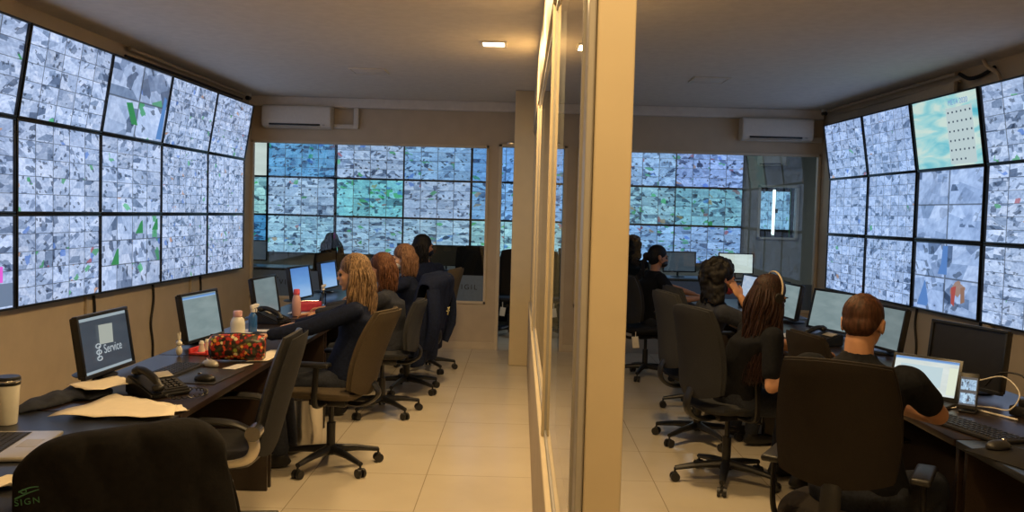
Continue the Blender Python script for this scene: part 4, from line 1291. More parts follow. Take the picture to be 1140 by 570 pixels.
sheet('paper at the desk edge right of the floral pouch', ((-1.48, 4.86), (-1.37, 4.90), (-1.37, 5.30), (-1.46, 5.28)), DZ+0.003, curl=0.004)
sheet('white paper under the white bottle and blue spray', ((-1.92, 5.85), (-1.66, 5.90), (-1.66, 6.18), (-1.90, 6.14)), DZ+0.003, m=M['white'], curl=0.004)
sheet('white paper under the crimson pouch', ((-1.84, 7.10), (-1.58, 7.16), (-1.58, 7.55), (-1.82, 7.5)), DZ+0.003, m=M['white'], curl=0.02)
# folded dark cloth behind the papers
bm = bmesh.new()
ball(bm, (-1.95, 3.78, DZ+0.008), (0.07, 0.28, 0.03), (0, 0, R(-8)), 24, 12)
ball(bm, (-1.90, 3.92, DZ+0.012), (0.11, 0.16, 0.026), (0, 0, R(20)), 24, 12)
for v in bm.verts:
    v.co.z = max(DZ, v.co.z+0.006*math.sin(v.co.x*60+v.co.y*35))
cl = obj('folded_cloth', bm, M['bluecloth']); md = cl.modifiers.new('r', 'REMESH'); md.mode = 'VOXEL'; md.voxel_size = 0.008; md.use_smooth_shade = True
tag(cl, 'blue-black folded cloth on the desk behind the cream papers', 'cloth')

# tumbler
t = thing('travel_tumbler', 'pale steel tumbler with black lid ring at the left photo edge', 'tumbler', (-1.93, 3.36, DZ))
bm = bmesh.new(); lathe(bm, [(0.034, 0), (0.036, 0.004), (0.044, 0.145), (0.044, 0.15)]); obj('tumbler_body', bm, M['cream_pl'], t)
bm = bmesh.new(); lathe(bm, [(0.0455, 0.15), (0.047, 0.153), (0.047, 0.178), (0.043, 0.182)]); obj('lid', bm, M['black'], t)
bm = bmesh.new(); lathe(bm, [(0.0465, 0.160), (0.048, 0.162), (0.048, 0.168), (0.0465, 0.17)]); obj('lid_band', bm, M['chrome'], t)

def laptop(label, loc, rz, scr, body, open_deg, w=0.36, d=0.25, screen_h=0.225, extras=None):
    t = thing('laptop', label, 'laptop', loc, rz)
    bm = bmesh.new(); box(bm, (0, 0, 0.010), (w, d, 0.016), bevel=0.006); obj('laptop_base', bm, body, t)
    bm = bmesh.new(); box(bm, (0, 0.035, 0.0185), (w-0.05, d*0.48, 0.002))
    for r in range(5):
        for k in range(14):
            box(bm, (-w/2+0.045+k*(w-0.09)/13, -0.012+r*0.0235, 0.0205), (0.017, 0.017, 0.003))
    obj('keys', bm, M['keys'], t, False)
    bm = bmesh.new(); box(bm, (0, -0.075, 0.0185), (0.10, 0.06, 0.001)); obj('touchpad', bm, M['greyfr'], t)
    H_ = Matrix.Translation((0, d/2-0.005, 0.018)) @ Matrix.Rotation(-R(open_deg-90), 4, 'X')
    bm = bmesh.new(); box(bm, (0, 0.004, screen_h/2), (w, 0.007, screen_h), bevel=0.003)
    for v in bm.verts: v.co = H_ @ v.co
    lid = obj('laptop_lid', bm, M['bezel'], t)
    uvplane('display', w-0.03, screen_h-0.035, scr, t, H_ @ Matrix.Translation((0, -0.0015, screen_h/2+0.004)))
    if extras:
        extras(t, H_ @ Matrix.Translation((0, -0.003, screen_h/2+0.004)))
    return t
def doc(t, P):
    uvplane('title_bar', 0.30, 0.012, M['bluescr'], t, P @ Matrix.Translation((0, 0, 0.078)))
    uvplane('message_panel', 0.20, 0.10, lamp_mat('pale_blue_panel', (0.5, 0.66, 0.72), 0.95), t, P @ Matrix.Translation((-0.02, 0, 0.0)))
    uvplane('side_panel', 0.04, 0.13, lamp_mat('pale_cream_panel', (0.72, 0.80, 0.66), 0.95), t, P @ Matrix.Translation((0.13, 0, -0.01)))
laptop('silver laptop cut by the left photo edge, keyboard side visible', (-1.735, 3.02, DZ), R(99), M['darkscr'], M['silver'], 150)
laptop('open laptop with a white document in front of the seated man', (1.86, 4.22, DZ), R(-46), M['whitescr'], M['keys'], 108, screen_h=0.205, w=0.33, extras=doc)

# smartphone on a stand, cables, power brick
t = thing('smartphone', 'smartphone leaning upright by the dark monitor, showing camera pictures', 'smartphone', (2.06, 4.08, DZ+0.012), R(-35))
T = Matrix.Translation((0, 0, 0.085)) @ Matrix.Rotation(-R(20), 4, 'X')
bm = bmesh.new(); box(bm, (0, 0, 0), (0.082, 0.010, 0.168), bevel=0.004)
for v in bm.verts: v.co = T @ v.co
obj('phone_case', bm, M['black'], t)
uvplane('display', 0.070, 0.130, M['darkscr'], t, T @ Matrix.Translation((0, -0.0056, -0.002)))
for dz in (0.028, -0.035):
    d = uvplane('camera_picture', 0.064, 0.05, M['cctv'], t, T @ Matrix.Translation((0, -0.0064, dz)))
    d['grid_x'] = 2.0; d['grid_y'] = 1.0; d['seed'] = 7.0+dz; d['tint'] = [0.6, 0.85, 1.0]; d['busy'] = 1.0; d['colour'] = 0.02
t = thing('phone_stand', 'small dark stand holding the upright smartphone', 'stand', (2.06, 4.08, DZ), R(-35))
bm = bmesh.new(); box(bm, (0, 0.02, 0.005), (0.07, 0.09, 0.010), bevel=0.003); obj('stand_foot', bm, M['black'], t)
bm = bmesh.new(); box(bm, (0, 0.055, 0.055), (0.05, 0.006, 0.11), (R(-20), 0, 0), bevel=0.002); obj('stand_back', bm, M['black'], t)
def pz(x, y, z=0.0): return (x, y, DZ+z)
cable('charging_cable', [pz(2.12, 4.25, 0.01), pz(2.10, 4.16, 0.03), pz(2.02, 4.14, 0.006), pz(2.00, 4.26, 0.006), pz(2.06, 4.38, 0.006)], 0.0032, M['whitecable'], 'white cable curling left from the bottom of the smartphone')
cable('charging_cable', [pz(2.13, 4.20, 0.006), pz(2.18, 4.10, 0.02), pz(2.22, 4.02, 0.03), pz(2.27, 4.04, 0.10), pz(2.27, 4.18, 0.15), pz(2.22, 4.30, 0.11)], 0.0032, M['whitecable'], 'white cable looping up right beside the dark monitor')
cable('charging_cable', [pz(2.14, 4.30, 0.006), pz(2.12, 4.14, 0.006), pz(2.16, 4.02, 0.006), pz(2.20, 3.92, 0.006)], 0.0045, M['whitecable'], 'thicker white cable running along the desk toward the power brick')
cable('black_cable', [pz(2.26, 4.32, 0.08), pz(2.27, 4.22, 0.16), pz(2.31, 4.10, 0.17), pz(2.33, 4.02, 0.10), pz(2.33, 3.98, 0.05)], 0.0045, M['cable'], 'black power cord arching down to the power brick')
t = thing('power_strip', 'black power strip and plugs on the right desk by the dark monitor', 'power strip', pz(2.32, 3.98), R(-50))
bm = bmesh.new(); box(bm, (0, 0, 0.024), (0.22, 0.07, 0.045), bevel=0.01); obj('strip_body', bm, M['black'], t)
bm = bmesh.new(); box(bm, (0.04, 0, 0.062), (0.04, 0.04, 0.035), bevel=0.006); obj('plug', bm, M['black'], t)
bm = bmesh.new(); box(bm, (-0.05, 0, 0.062), (0.05, 0.045, 0.035), bevel=0.006); obj('plug', bm, M['black'], t)
# floral pouch, red tray, bottles
t = thing('floral_pouch', 'shiny red floral zip pouch on the near left desk edge', 'pouch', (-1.54, 4.90, DZ), R(6))
bm = bmesh.new()
loft(bm, [(Vector((-0.15, 0, 0.072)), Vector((0, 0.028, 0)), Vector((0, 0, 0.055))), (Vector((-0.13, 0, 0.073)), Vector((0, 0.048, 0)), Vector((0, 0, 0.070))), (Vector((0, 0, 0.076)), Vector((0, 0.055, 0)), Vector((0, 0, 0.075))),
          (Vector((0.13, 0, 0.073)), Vector((0, 0.050, 0)), Vector((0, 0, 0.071))), (Vector((0.15, 0, 0.072)), Vector((0, 0.030, 0)), Vector((0, 0, 0.058)))], 28)
obj('pouch_body', bm, M['floral'], t)
bm = bmesh.new(); tube(bm, [(-0.145, 0, 0.142), (0, 0, 0.152), (0.145, 0, 0.142)], 0.005, 6, None, 0.6); obj('zip', bm, M['black'], t)
t = thing('desk_tray', 'red desk tray with white figurines by the second left monitor', 'tray', (-1.80, 5.14, DZ), R(84))
bm = bmesh.new(); box(bm, (0, 0, 0.006), (0.20, 0.11, 0.012), bevel=0.003); box(bm, (0, 0.05, 0.02), (0.20, 0.01, 0.03), bevel=0.003); box(bm, (0, -0.05, 0.015), (0.20, 0.01, 0.022), bevel=0.003); obj('tray_body', bm, M['red'], t)
for x in (-0.05, 0.02, 0.07):
    bm = bmesh.new(); lathe(bm, [(0.018, 0.012), (0.02, 0.02), (0.012, 0.05), (0.016, 0.06), (0.010, 0.075)], (x, 0, 0), 14); obj('figurine', bm, M['cream_pl'], t)
t2 = thing('rabbit_figure', 'tiny pale figure with two upright ears beside the red tray', 'figurine', (-1.90, 5.00, DZ))
bm = bmesh.new(); ball(bm, (0, 0, 0.03), (0.018, 0.018, 0.03)); ball(bm, (0, 0, 0.07), 0.017); obj('figure_body', bm, M['cream_pl'], t2)
for s in (-1, 1):
    bm = bmesh.new(); ball(bm, (0, s*0.012, 0.105), (0.004, 0.006, 0.028), (R(-12*s), 0, 0)); obj('ear', bm, M['cream_pl'], t2)
def bottle(label, loc, prof, body, cap_prof, capm, name='water_bottle', cat='bottle'):
    t = thing(name, label, cat, (loc[0], loc[1], DZ+0.002))
    bm = bmesh.new(); lathe(bm, prof); obj('bottle_body', bm, body, t)
    bm = bmesh.new(); lathe(bm, cap_prof); obj('cap', bm, capm, t)
    return t
bottle('squat white bottle with a pink cap by the second left monitor', (-1.87, 5.95), [(0.045, 0), (0.048, 0.006), (0.048, 0.07), (0.040, 0.095), (0.028, 0.108), (0.027, 0.112)], M['cream_pl'], [(0.029, 0.110), (0.030, 0.112), (0.030, 0.145), (0.026, 0.150)], M['pink'])
bottle('tall pink bottle in front of the blue-lit monitor', (-1.74, 7.0), [(0.030, 0), (0.034, 0.006), (0.034, 0.12), (0.028, 0.15), (0.022, 0.165), (0.021, 0.168)], M['pink'], [(0.024, 0.167), (0.025, 0.17), (0.024, 0.205), (0.020, 0.21)], M['hotpink'])
def spray(label, loc, bodym, hd, rz, s=1.0):
    t = thing('spray_bottle', label, 'spray bottle', (loc[0], loc[1], DZ+0.004), rz)
    t.scale = (s, s, s)
    bm = bmesh.new(); lathe(bm, [(0.026, 0), (0.029, 0.005), (0.029, 0.10), (0.022, 0.12), (0.012, 0.13), (0.012, 0.14)]); obj('bottle_body', bm, bodym, t)
    bm = bmesh.new(); cone(bm, (0, 0, 0.135), (0, 0, 0.155), 0.015); box(bm, (0, -0.012, 0.172), (0.022, 0.07, 0.028), (R(-8), 0, 0), bevel=0.007); cone(bm, (0, -0.045, 0.176), (0, -0.06, 0.178), 0.008); obj('spray_head', bm, hd, t)
    bm = bmesh.new(); tube(bm, [(0, -0.028, 0.160), (0, -0.040, 0.145), (0, -0.036, 0.130)], 0.005, 6); obj('trigger', bm, hd, t)
    return t
spray('blue spray bottle with white head before the third left monitor', (-1.79, 6.02), M['blue'], M['white'], R(160))
spray('clear spray bottle with cream head behind the crimson pouch', (-1.72, 7.85), M['bglass'], M['white'], R(170), 0.95)
t = thing('zip_pouch', 'crimson zip pouch lying between the pink bottle and the blond woman', 'pouch', (-1.72, 7.28, DZ+0.006), R(30))
bm = bmesh.new(); pad(bm, 0.21, 0.085, 0.07, Matrix.Translation((0, 0, 0.043)), c=0.3, taper=1.2); obj('pouch_body', bm, M['magenta'], t)
bm = bmesh.new(); tube(bm, [(-0.09, 0, 0.085), (0, 0, 0.088), (0.09, 0, 0.085)], 0.004, 6); obj('zip', bm, M['chrome'], t)
bm = bmesh.new(); lathe(bm, [(0.11, 0), (0.125, 0.005), (0.13, 0.33), (0.133, 0.335), (0.122, 0.335), (0.115, 0.02)], (0, 0, 0), 32)
bn = obj('waste_bin', bm, M['chrome']); bn.location = (-1.42, 5.95, 0.001); tag(bn, 'round metal waste bin under the left desks', 'bin')
# items on the far part of the right desks
def tall_box(label, loc, s, m, rz=0, name='storage_box', cat='box'):
    bm = bmesh.new(); box(bm, (0, 0, s[2]/2), s, bevel=0.006); box(bm, (0, 0, s[2]-0.01), (s[0]+0.006, s[1]+0.006, 0.02), bevel=0.003)
    o = obj(name, bm, m); o.location = (loc[0], loc[1], DZ); o.rotation_euler = (0, 0, rz)
    return tag(o, label, cat)
tall_box('small black box standing on the far end of the right desks', (2.35, 8.95), (0.30, 0.16, 0.20), M['black'], R(-20), 'speaker_box', 'box')
tall_box('pink-red folder lying at the pink-masked woman\'s desk', (1.86, 7.85), (0.30, 0.20, 0.04), M['red'], R(-20), 'paper_folder', 'folder')
bottle('violet-white bottle on the far right desk by the windows', (2.0, 9.3), [(0.028, 0), (0.03, 0.01), (0.03, 0.12), (0.015, 0.15)], M['pink'], [(0.016, 0.15), (0.016, 0.17), (0.01, 0.175)], M['white'])
sheet('white papers on the desk beside the headset woman', ((1.86, 6.52), (2.08, 6.48), (2.10, 6.72), (1.90, 6.75)), DZ+0.004, m=M['white'], curl=0.03)

# ------------------------------------------------------------------ far room consoles
def console(label, x0, x1, y0, y1, g):
    t = thing('control_console', label, 'console desk', ((x0+x1)/2, (y0+y1)/2, 0), 0, g)
    dx, dy = x1-x0, y1-y0
    bm = bmesh.new(); box(bm, (0, 0, 0.735), (dx-0.01, dy, 0.03), bevel=0.004); obj('desktop', bm, M['deskbl'], t)
    bm = bmesh.new(); box(bm, (0, dy/2-0.03, 0.36), (dx-0.06, 0.03, 0.72), bevel=0.003); obj('back_panel', bm, M['black'], t)
    for s in (-1, 1):
        bm = bmesh.new(); box(bm, (s*(dx/2-0.04), -0.02, 0.36), (0.03, dy-0.08, 0.72), bevel=0.003); obj('side_panel', bm, M['black'], t)
    return t
for x0, x1, lb in ((-4.7, -3.1, 'far room dark console at the left end, below the blue screen'), (-3.1, -1.5, 'far room dark console in front of the dark-haired seated person'), (-1.5, 0.1, 'far room dark console beyond the doorway'),
                   (0.5, 2.1, 'far room dark console behind the two people on the right'), (2.1, 3.8, 'far room dark console under the white monitor')):
    console(lb, x0, x1, 12.55, 13.3, 'consoles in the far room')
for x, y, rz, scr, lb in ((-1.05, 12.9, R(10), M['black'], 'black monitor back in the far room right of the navy-clad person'), (-0.55, 13.0, R(-15), M['black'], 'black monitor in the far room seen near the doorway jamb'),
                          (-3.9, 12.9, R(10), M['darkscr'], 'dim monitor in the far room at the left end'), (3.10, 12.9, R(-6), M['whitescr'], 'white lit monitor in the far room beside the right window end'),
                          (2.3, 12.95, R(10), M['darkscr'], 'dark monitor in the far room behind the pink-masked woman')):
    monitor(lb, (x, y, DZ), rz, 0.50, 0.30, 5, scr, 0.22)
t = thing('water_bottle', 'green bottle on the far console right of the navy-clad person', 'bottle', (-1.45, 12.8, DZ))
bm = bmesh.new(); lathe(bm, [(0.035, 0), (0.04, 0.01), (0.04, 0.18), (0.02, 0.24)]); obj('bottle_body', bm, M['green'], t)
bm = bmesh.new(); lathe(bm, [(0.021, 0.24), (0.021, 0.27), (0.015, 0.275)]); obj('cap', bm, M['white'], t)
tw = thing('computer_tower', 'white-edged computer tower upright on the far console', 'computer', (-1.68, 12.85, DZ), R(10))
bm = bmesh.new(); box(bm, (0, 0, 0.19), (0.16, 0.32, 0.38), bevel=0.006); obj('case', bm, M['black'], tw)
bm = bmesh.new(); box(bm, (0, -0.165, 0.19), (0.13, 0.012, 0.34), bevel=0.003); obj('front_panel', bm, M['white'], tw)

# ------------------------------------------------------------------ people
def ortho(d, ref):
    d = d.normalized()
    x = (ref - d*ref.dot(d)).normalized()
    return x, d.cross(x)

def remesh(o, v, smooth=3, f=0.6):
    m = o.modifiers.new('r', 'REMESH'); m.mode = 'VOXEL'; m.voxel_size = v; m.use_smooth_shade = True
    if smooth:
        s = o.modifiers.new('s', 'SMOOTH'); s.iterations = smooth; s.factor = f
    return o

def head_mesh(bm, T):
    """head in local coords: face towards +y, centre of skull at origin"""
    def B(c, r, rot=None, u=20, v=14):
        vs = ball(bm, c, r, rot, u, v)
        for q in vs: q.co = T @ q.co
    B((0, -0.012, 0.022), (0.074, 0.092, 0.088))           # cranium
    B((0, 0.020, -0.030), (0.062, 0.066, 0.080))           # face
    B((0, 0.030, -0.078), (0.036, 0.042, 0.028))           # jaw
    B((0, 0.066, -0.095), (0.017, 0.015, 0.015))           # chin
    B((0, 0.078, 0.010), (0.044, 0.012, 0.012))            # brow
    B((0, 0.086, -0.012), (0.010, 0.012, 0.026), (R(-18), 0, 0))   # nose bridge
    B((0, 0.094, -0.030), (0.014, 0.014, 0.012))           # nose tip
    B((0, 0.083, -0.058), (0.023, 0.010, 0.006))           # upper lip
    B((0, 0.081, -0.068), (0.019, 0.010, 0.006))           # lower lip
    for s in (-1, 1):
        B((s*0.036, 0.062, -0.028), (0.020, 0.016, 0.018))     # cheek
        B((s*0.077, -0.006, -0.012), (0.009, 0.020, 0.032), (R(12), 0, 0))   # ear
        B((s*0.080, -0.010, 0.006), (0.008, 0.015, 0.014))

def arm_ik(sh, hand, L1, L2, pole):
    d = hand-sh
    D = min(d.length, (L1+L2)*0.995)
    hand = sh+d.normalized()*D
    a = (L1*L1-L2*L2+D*D)/(2*D)
    h = math.sqrt(max(L1*L1-a*a, 0))
    n = d.normalized()
    p = (pole-n*pole.dot(n)).normalized()
    return sh+n*a+p*h, hand

def hand_mesh(bm, wrist, d, side, down, curl=0.5, s=1.0):
    """palm, four bent fingers and a thumb; d = pointing direction, down = palm normal, side=+1 right hand"""
    d = d.normalized()
    n = (down-d*down.dot(d)).normalized()
    lat = d.cross(n)*side
    M_ = Matrix((( lat.x, d.x, n.x), (lat.y, d.y, n.y), (lat.z, d.z, n.z))).to_4x4()
    c = wrist+d*0.045*s
    vs = ball(bm, (0, 0, 0), (0.040*s, 0.052*s, 0.015*s), None, 16, 10)
    for v in vs: v.co = c + (M_ @ v.co)
    for k, (off, L) in enumerate(((-0.028, 0.068), (-0.010, 0.076), (0.009, 0.071), (0.026, 0.056))):
        p = wrist+d*0.085*s+lat*off*s
        dirv = (d+lat*off*3).normalized()
        ang = 0.15+curl*0.35
        for j in range(3):
            q = p+dirv*L*s*(0.45, 0.32, 0.26)[j]
            capsule(bm, p, q, (0.0092-0.0010*j)*s, (0.0084-0.0010*j)*s, 8)
            p = q
            dirv = (dirv*math.cos(ang+curl*0.4)+n*math.sin(ang+curl*0.4)).normalized()
    p = wrist+d*0.025*s-lat*0.030*s
    q = p+(d*0.55-lat*0.75+n*0.25).normalized()*0.038*s
    r = q+(d*0.85-lat*0.35+n*0.35).normalized()*0.032*s
    capsule(bm, p, q, 0.0125*s, 0.0105*s, 8)
    capsule(bm, q, r, 0.010*s, 0.0085*s, 8)

def person(label, pelvis, head, face, hands, skin, shirt, pants, hair, sleeve='short', male=False, head_pitch=0.0, body_face=None, collar=False, shoes=True, feet=None, curl=0.5, extras=None, group=None, poles=None, neck=0.172):
    """pelvis, head: world points; face: heading (deg, 0=+Y, counter-clockwise) of the head; hands: two world targets (left, right)"""
    t = thing('person', label, 'person', (pelvis[0], pelvis[1], 0), 0, group)
    O = Vector((pelvis[0], pelvis[1], 0))
    P = Vector(pelvis)-O
    Hc = Vector(head)-O
    bf = R(body_face if body_face is not None else face)
    fwd = Vector((-math.sin(bf), math.cos(bf), 0)); right = Vector((math.cos(bf), math.sin(bf), 0)); up = Vector((0, 0, 1))
    hf = R(face)
    HR = Matrix.Rotation(hf, 4, 'Z') @ Matrix.Rotation(R(head_pitch), 4, 'X')
    T = Matrix.Translation(Hc) @ HR
    neck_top = T @ Vector((0, -0.015, -0.075))
    hd = T @ Vector((0, 0, 0))
    nb = Hc - up*neck - fwd*0.040
    sp = (nb-P)
    sw = 0.185 if male else 0.160
    g = 1.12 if male else 1.0
    mid = P.lerp(nb, 0.5) - fwd*0.035
    ch = P.lerp(nb, 0.78) - fwd*0.02
    spine_n = fwd - sp.normalized()*fwd.dot(sp.normalized())
    def torso(bm, e=0.0, top=True):
        rs = [(P-up*0.075, 0.150*g, 0.105*g), (P+sp*0.02, 0.172*g, 0.125*g), (P+sp*0.25-fwd*0.01, 0.150*g, 0.110*g), (mid, 0.142*g, 0.108*g), (ch, 0.168*g, 0.118*g), (nb-sp.normalized()*0.075, 0.165*g, 0.098*g), (nb-sp.normalized()*0.025, 0.115*g, 0.072*g)]
        if top:
            rs.append((nb+up*0.01, 0.060*g, 0.055*g))
        loft(bm, [(c, right*(a+e), spine_n.normalized()*(b+e)) for c, a, b in rs], 24)
    sh = [nb-sp.normalized()*0.055+right*s*sw*g for s in (-1, 1)]
    L1, L2 = (0.30, 0.265) if male else (0.275, 0.24)
    arms = []
    for i, s in enumerate((-1, 1)):
        tgt = Vector(hands[i])-O
        pole = (-up*0.9+right*s*0.55-fwd*0.35)
        if poles and poles[i] is not None:
            pole = Vector(poles[i])
        el, wr = arm_ik(sh[i], tgt, L1, L2, pole)
        arms.append((sh[i], el, wr))
    hips = [P-up*0.03+right*s*0.09 for s in (-1, 1)]
    knees = [P+fwd*0.42+right*s*0.13+up*(0.53-P.z-0.03) for s in (-1, 1)]
    if feet is None:
        feet = [P+fwd*0.36+right*s*0.13-up*(P.z-0.085) for s in (-1, 1)]
    else:
        feet = [Vector(f)-O for f in feet]
    # body
    bm = bmesh.new()
    torso(bm, -0.012)
    head_mesh(bm, T)
    capsule(bm, nb-sp.normalized()*0.03, neck_top, 0.052*g, 0.050*g)
    for i, s in enumerate((-1, 1)):
        a, e, w_ = arms[i]
        capsule(bm, a, e, 0.047*g, 0.037*g); capsule(bm, e, e.lerp(w_, 0.35), 0.038*g, 0.038*g); capsule(bm, e.lerp(w_, 0.35), w_, 0.038*g, 0.026*g)
        hdir = (w_-e).normalized()
        hdir = (hdir+fwd*0.3*(1 if abs(hdir.z) < 0.6 else 0)).normalized()
        hand_mesh(bm, w_, hdir, s, -up if abs(hdir.z) < 0.7 else (hd-w_).normalized(), curl, 1.08 if male else 0.98)
        capsule(bm, hips[i], knees[i], 0.078*g, 0.055*g); capsule(bm, knees[i], feet[i], 0.052*g, 0.036*g)
    b = obj('body', bm, skin, t)
    remesh(b, 0.0062, 4, 0.5)
    # clothing
    bm = bmesh.new()
    torso(bm, 0.010)
    for i, s in enumerate((-1, 1)):
        a, e, w_ = arms[i]
        capsule(bm, a-right*s*0.02, a, 0.058*g, 0.060*g)
        if sleeve == 'long':
            capsule(bm, a, e, 0.060*g, 0.052*g); capsule(bm, e, e.lerp(w_, 0.93), 0.052*g, 0.039*g)
        else:
            k = 0.58 if male else 0.72
            capsule(bm, a, a.lerp(e, k), 0.060*g, 0.056*g)
    for v in bm.verts:
        q = v.co
        v.co = q + (q-P).normalized()*0.004*(math.sin(q.x*38+q.z*22)+math.sin(q.y*31-q.z*27))
    if collar:
        tube(bm, [nb+up*0.018+fwd*0.012+right*0.060*math.cos(a)+fwd*0.060*math.sin(a)+up*0.014*(-math.sin(a)) for a in [PI*2*k/24 for k in range(25)]], 0.012, 8, None, 1.5)
    c = obj('jacket' if sleeve == 'long' else 'shirt', bm, shirt, t)
    remesh(c, 0.011, 4, 0.5)
    bm = bmesh.new()
    loft(bm, [(P-up*0.085, right*0.160*g, fwd*0.12*g), (P, right*0.180*g, fwd*0.135*g), (P+sp*0.12, right*0.168*g, fwd*0.125*g)], 24)
    for i, s in enumerate((-1, 1)):
        capsule(bm, hips[i], knees[i], 0.094*g, 0.070*g); capsule(bm, knees[i], feet[i]+up*0.03, 0.066*g, 0.052*g)
    c = obj('trousers', bm, pants, t)
    remesh(c, 0.014, 3, 0.5)
    if shoes:
        for i in range(2):
            bm = bmesh.new()
            f = feet[i]
            ball(bm, f+fwd*0.055-up*(f.z-0.042), (0.045, 0.125, 0.040), (0, 0, bf)); ball(bm, f-up*(f.z-0.06), (0.042, 0.055, 0.055), (0, 0, bf))
            for v in bm.verts: v.co.z = max(v.co.z, 0.002)
            o = obj('shoe', bm, M['black'], t); remesh(o, 0.01, 2)
    for s in (-1, 1):
        bm = bmesh.new(); ball(bm, T @ Vector((s*0.031, 0.0745, -0.006)), 0.0115, None, 12, 8)
        obj('eye', bm, M['darkletter'], t)
        bm = bmesh.new(); ball(bm, T @ Vector((s*0.032, 0.084, 0.016)), (0.017, 0.006, 0.004), (0, 0, hf), 10, 6)
        obj('eyebrow', bm, hair[1], t)
    hair[0](t, T, Hc, hf, fwd, right, up, hair[1])
    if extras:
        extras(t, T, hf)
    return t

def cap(bm, T, grow=1.0, front=0.0):
    vs = ball(bm, (0, -0.020-front, 0.036), (0.083*grow, 0.094*grow, 0.084*grow), None, 24, 16)
    for v in vs: v.co = T @ v.co
    vs = ball(bm, (0, -0.045, 0.0), (0.080*grow, 0.068*grow, 0.095*grow), None, 24, 16)
    for v in vs: v.co = T @ v.co

def locks(length, n=90, seed=3, wide=1.0, wave=0.012, thick=0.013, start=-118, end=118, front_len=None, out=0.0):
    def f(t, T, Hc, hf, fwd, right, up, mat):
        rn = random.Random(seed)
        Z = Matrix.Rotation(hf, 4, 'Z')
        bm = bmesh.new()
        cap(bm, T, 1.03)
        for k in range(n):
            ph = R(start+(end-start)*(k+rn.random())/n)
            sx, cy = math.sin(ph), -math.cos(ph)
            L = length*(0.85+0.25*rn.random())
            if front_len and abs(ph) > R(80):
                L = front_len*(0.85+0.3*rn.random())
            r = 0.080+rn.uniform(0, 0.016)*wide
            w1, w2 = rn.uniform(0, 6), rn.uniform(0.8, 1.3)
            a = T @ Vector((sx*0.02, cy*0.02-0.01, 0.118))
            b = T @ Vector((sx*0.062, cy*0.070-0.015, 0.095))
            c = T @ Vector((sx*0.088, cy*0.100-0.012, 0.03))
            pts = [a, b, c]
            base = Hc
            m = 7
            for j in range(1, m+1):
                q = j/m
                z = 0.03-q*L
                rr = r*(1+0.10*math.sin(q*PI)*wide+out*q)
                p = base + (Z @ Vector((sx*rr*(1-0.1*q)+wave*math.sin(w1+q*9*w2), cy*(rr+0.018)+wave*math.cos(w1+q*8*w2)-0.010, z)))
                pts.append(p)
            tube(bm, smooth_path(pts, 3), thick, 6, thick*0.30, 0.55)
        o = obj('hair', bm, mat, t, True, 180)
        return o
    return f

def curly(seed=5, r=0.115, n=150, low=-0.10):
    def f(t, T, Hc, hf, fwd, right, up, mat):
        rn = random.Random(seed)
        bm = bmesh.new()
        cap(bm, T, 1.08)
        k = 0
        while k < n:
            d = Vector((rn.gauss(0, 1), rn.gauss(0, 1), rn.gauss(0, 1))).normalized()
            p = Vector((d.x*0.098, d.y*0.110-0.030, d.z*0.112+0.020))
            if p.y > 0.035 and p.z < 0.06: continue
            if p.z < low: continue
            rr = rn.uniform(0.016, 0.028)
            vs = ball(bm, p, (rr, rr, rr*rn.uniform(0.8, 1.3)), None, 10, 7)
            for v in vs: v.co = T @ v.co
            k += 1
        for k in range(46):          # curls falling to the shoulder
            ph = R(rn.uniform(-95, 95))
            x, y = math.sin(ph)*0.088, -math.cos(ph)*0.10-0.02
            z0 = -0.03
            L = rn.uniform(0.09, 0.15)
            pts = [T @ Vector((x*(1+0.3*j/8)+0.010*math.sin(j*1.5+ph*3), y+0.010*math.cos(j*1.5), z0-L*j/8)) for j in range(9)]
            tube(bm, pts, 0.017, 7, 0.008)
        o = obj('hair', bm, mat, t)
        remesh(o, 0.008, 1)
    return f

def short(t, T, Hc, hf, fwd, right, up, mat):
    bm = bmesh.new()
    vs = ball(bm, (0, -0.018, 0.030), (0.0795, 0.093, 0.0865), None, 32, 20)
    vs += ball(bm, (0, -0.052, -0.018), (0.067, 0.052, 0.055), None, 24, 16)
    rn = random.Random(2)
    for v in vs:
        q = v.co
        n = q.normalized()
        q = q + n*0.0022*math.sin(q.x*210)*math.sin(q.z*190+q.y*90)
        v.co = T @ q
    o = obj('hair', bm, mat, t)
    remesh(o, 0.006, 1)

def bun(t, T, Hc, hf, fwd, right, up, mat):
    bm = bmesh.new(); cap(bm, T, 1.03)
    vs = ball(bm, (0, -0.125, -0.01), (0.04, 0.04, 0.04)); 
    for v in vs: v.co = T @ v.co
    tube(bm, smooth_path([T @ Vector(q) for q in ((0, -0.12, -0.02), (0.0, -0.15, -0.08), (0.0, -0.14, -0.17), (0, -0.12, -0.24))], 5), 0.028, 8, 0.010)
    o = obj('hair', bm, mat, t); remesh(o, 0.007, 1)

def mask(m, strap=True):
    def f(t, T, hf):
        bm = bmesh.new()
        vs = ball(bm, (0, 0.050, -0.062), (0.056, 0.056, 0.042), None, 20, 14)
        for v in vs:
            if v.co.y < 0.03: v.co.y = 0.03
            v.co = T @ v.co
        o = obj('face_mask', bm, m, t)
        for s in (-1, 1):
            bm = bmesh.new()
            tube(bm, [T @ Vector(q) for q in ((s*0.050, 0.045, -0.045), (s*0.070, 0.02, -0.02), (s*0.084, -0.012, 0.008))], 0.0022, 6)
            tube(bm, [T @ Vector(q) for q in ((s*0.050, 0.045, -0.08), (s*0.070, 0.01, -0.055), (s*0.084, -0.018, -0.03))], 0.0022, 6)
            tube(bm, [T @ Vector(q) for q in ((s*0.084, -0.012, 0.008), (s*0.086, -0.026, -0.010), (s*0.084, -0.018, -0.03))], 0.0022, 6)
            obj('mask_strap', bm, m, o)
    return f
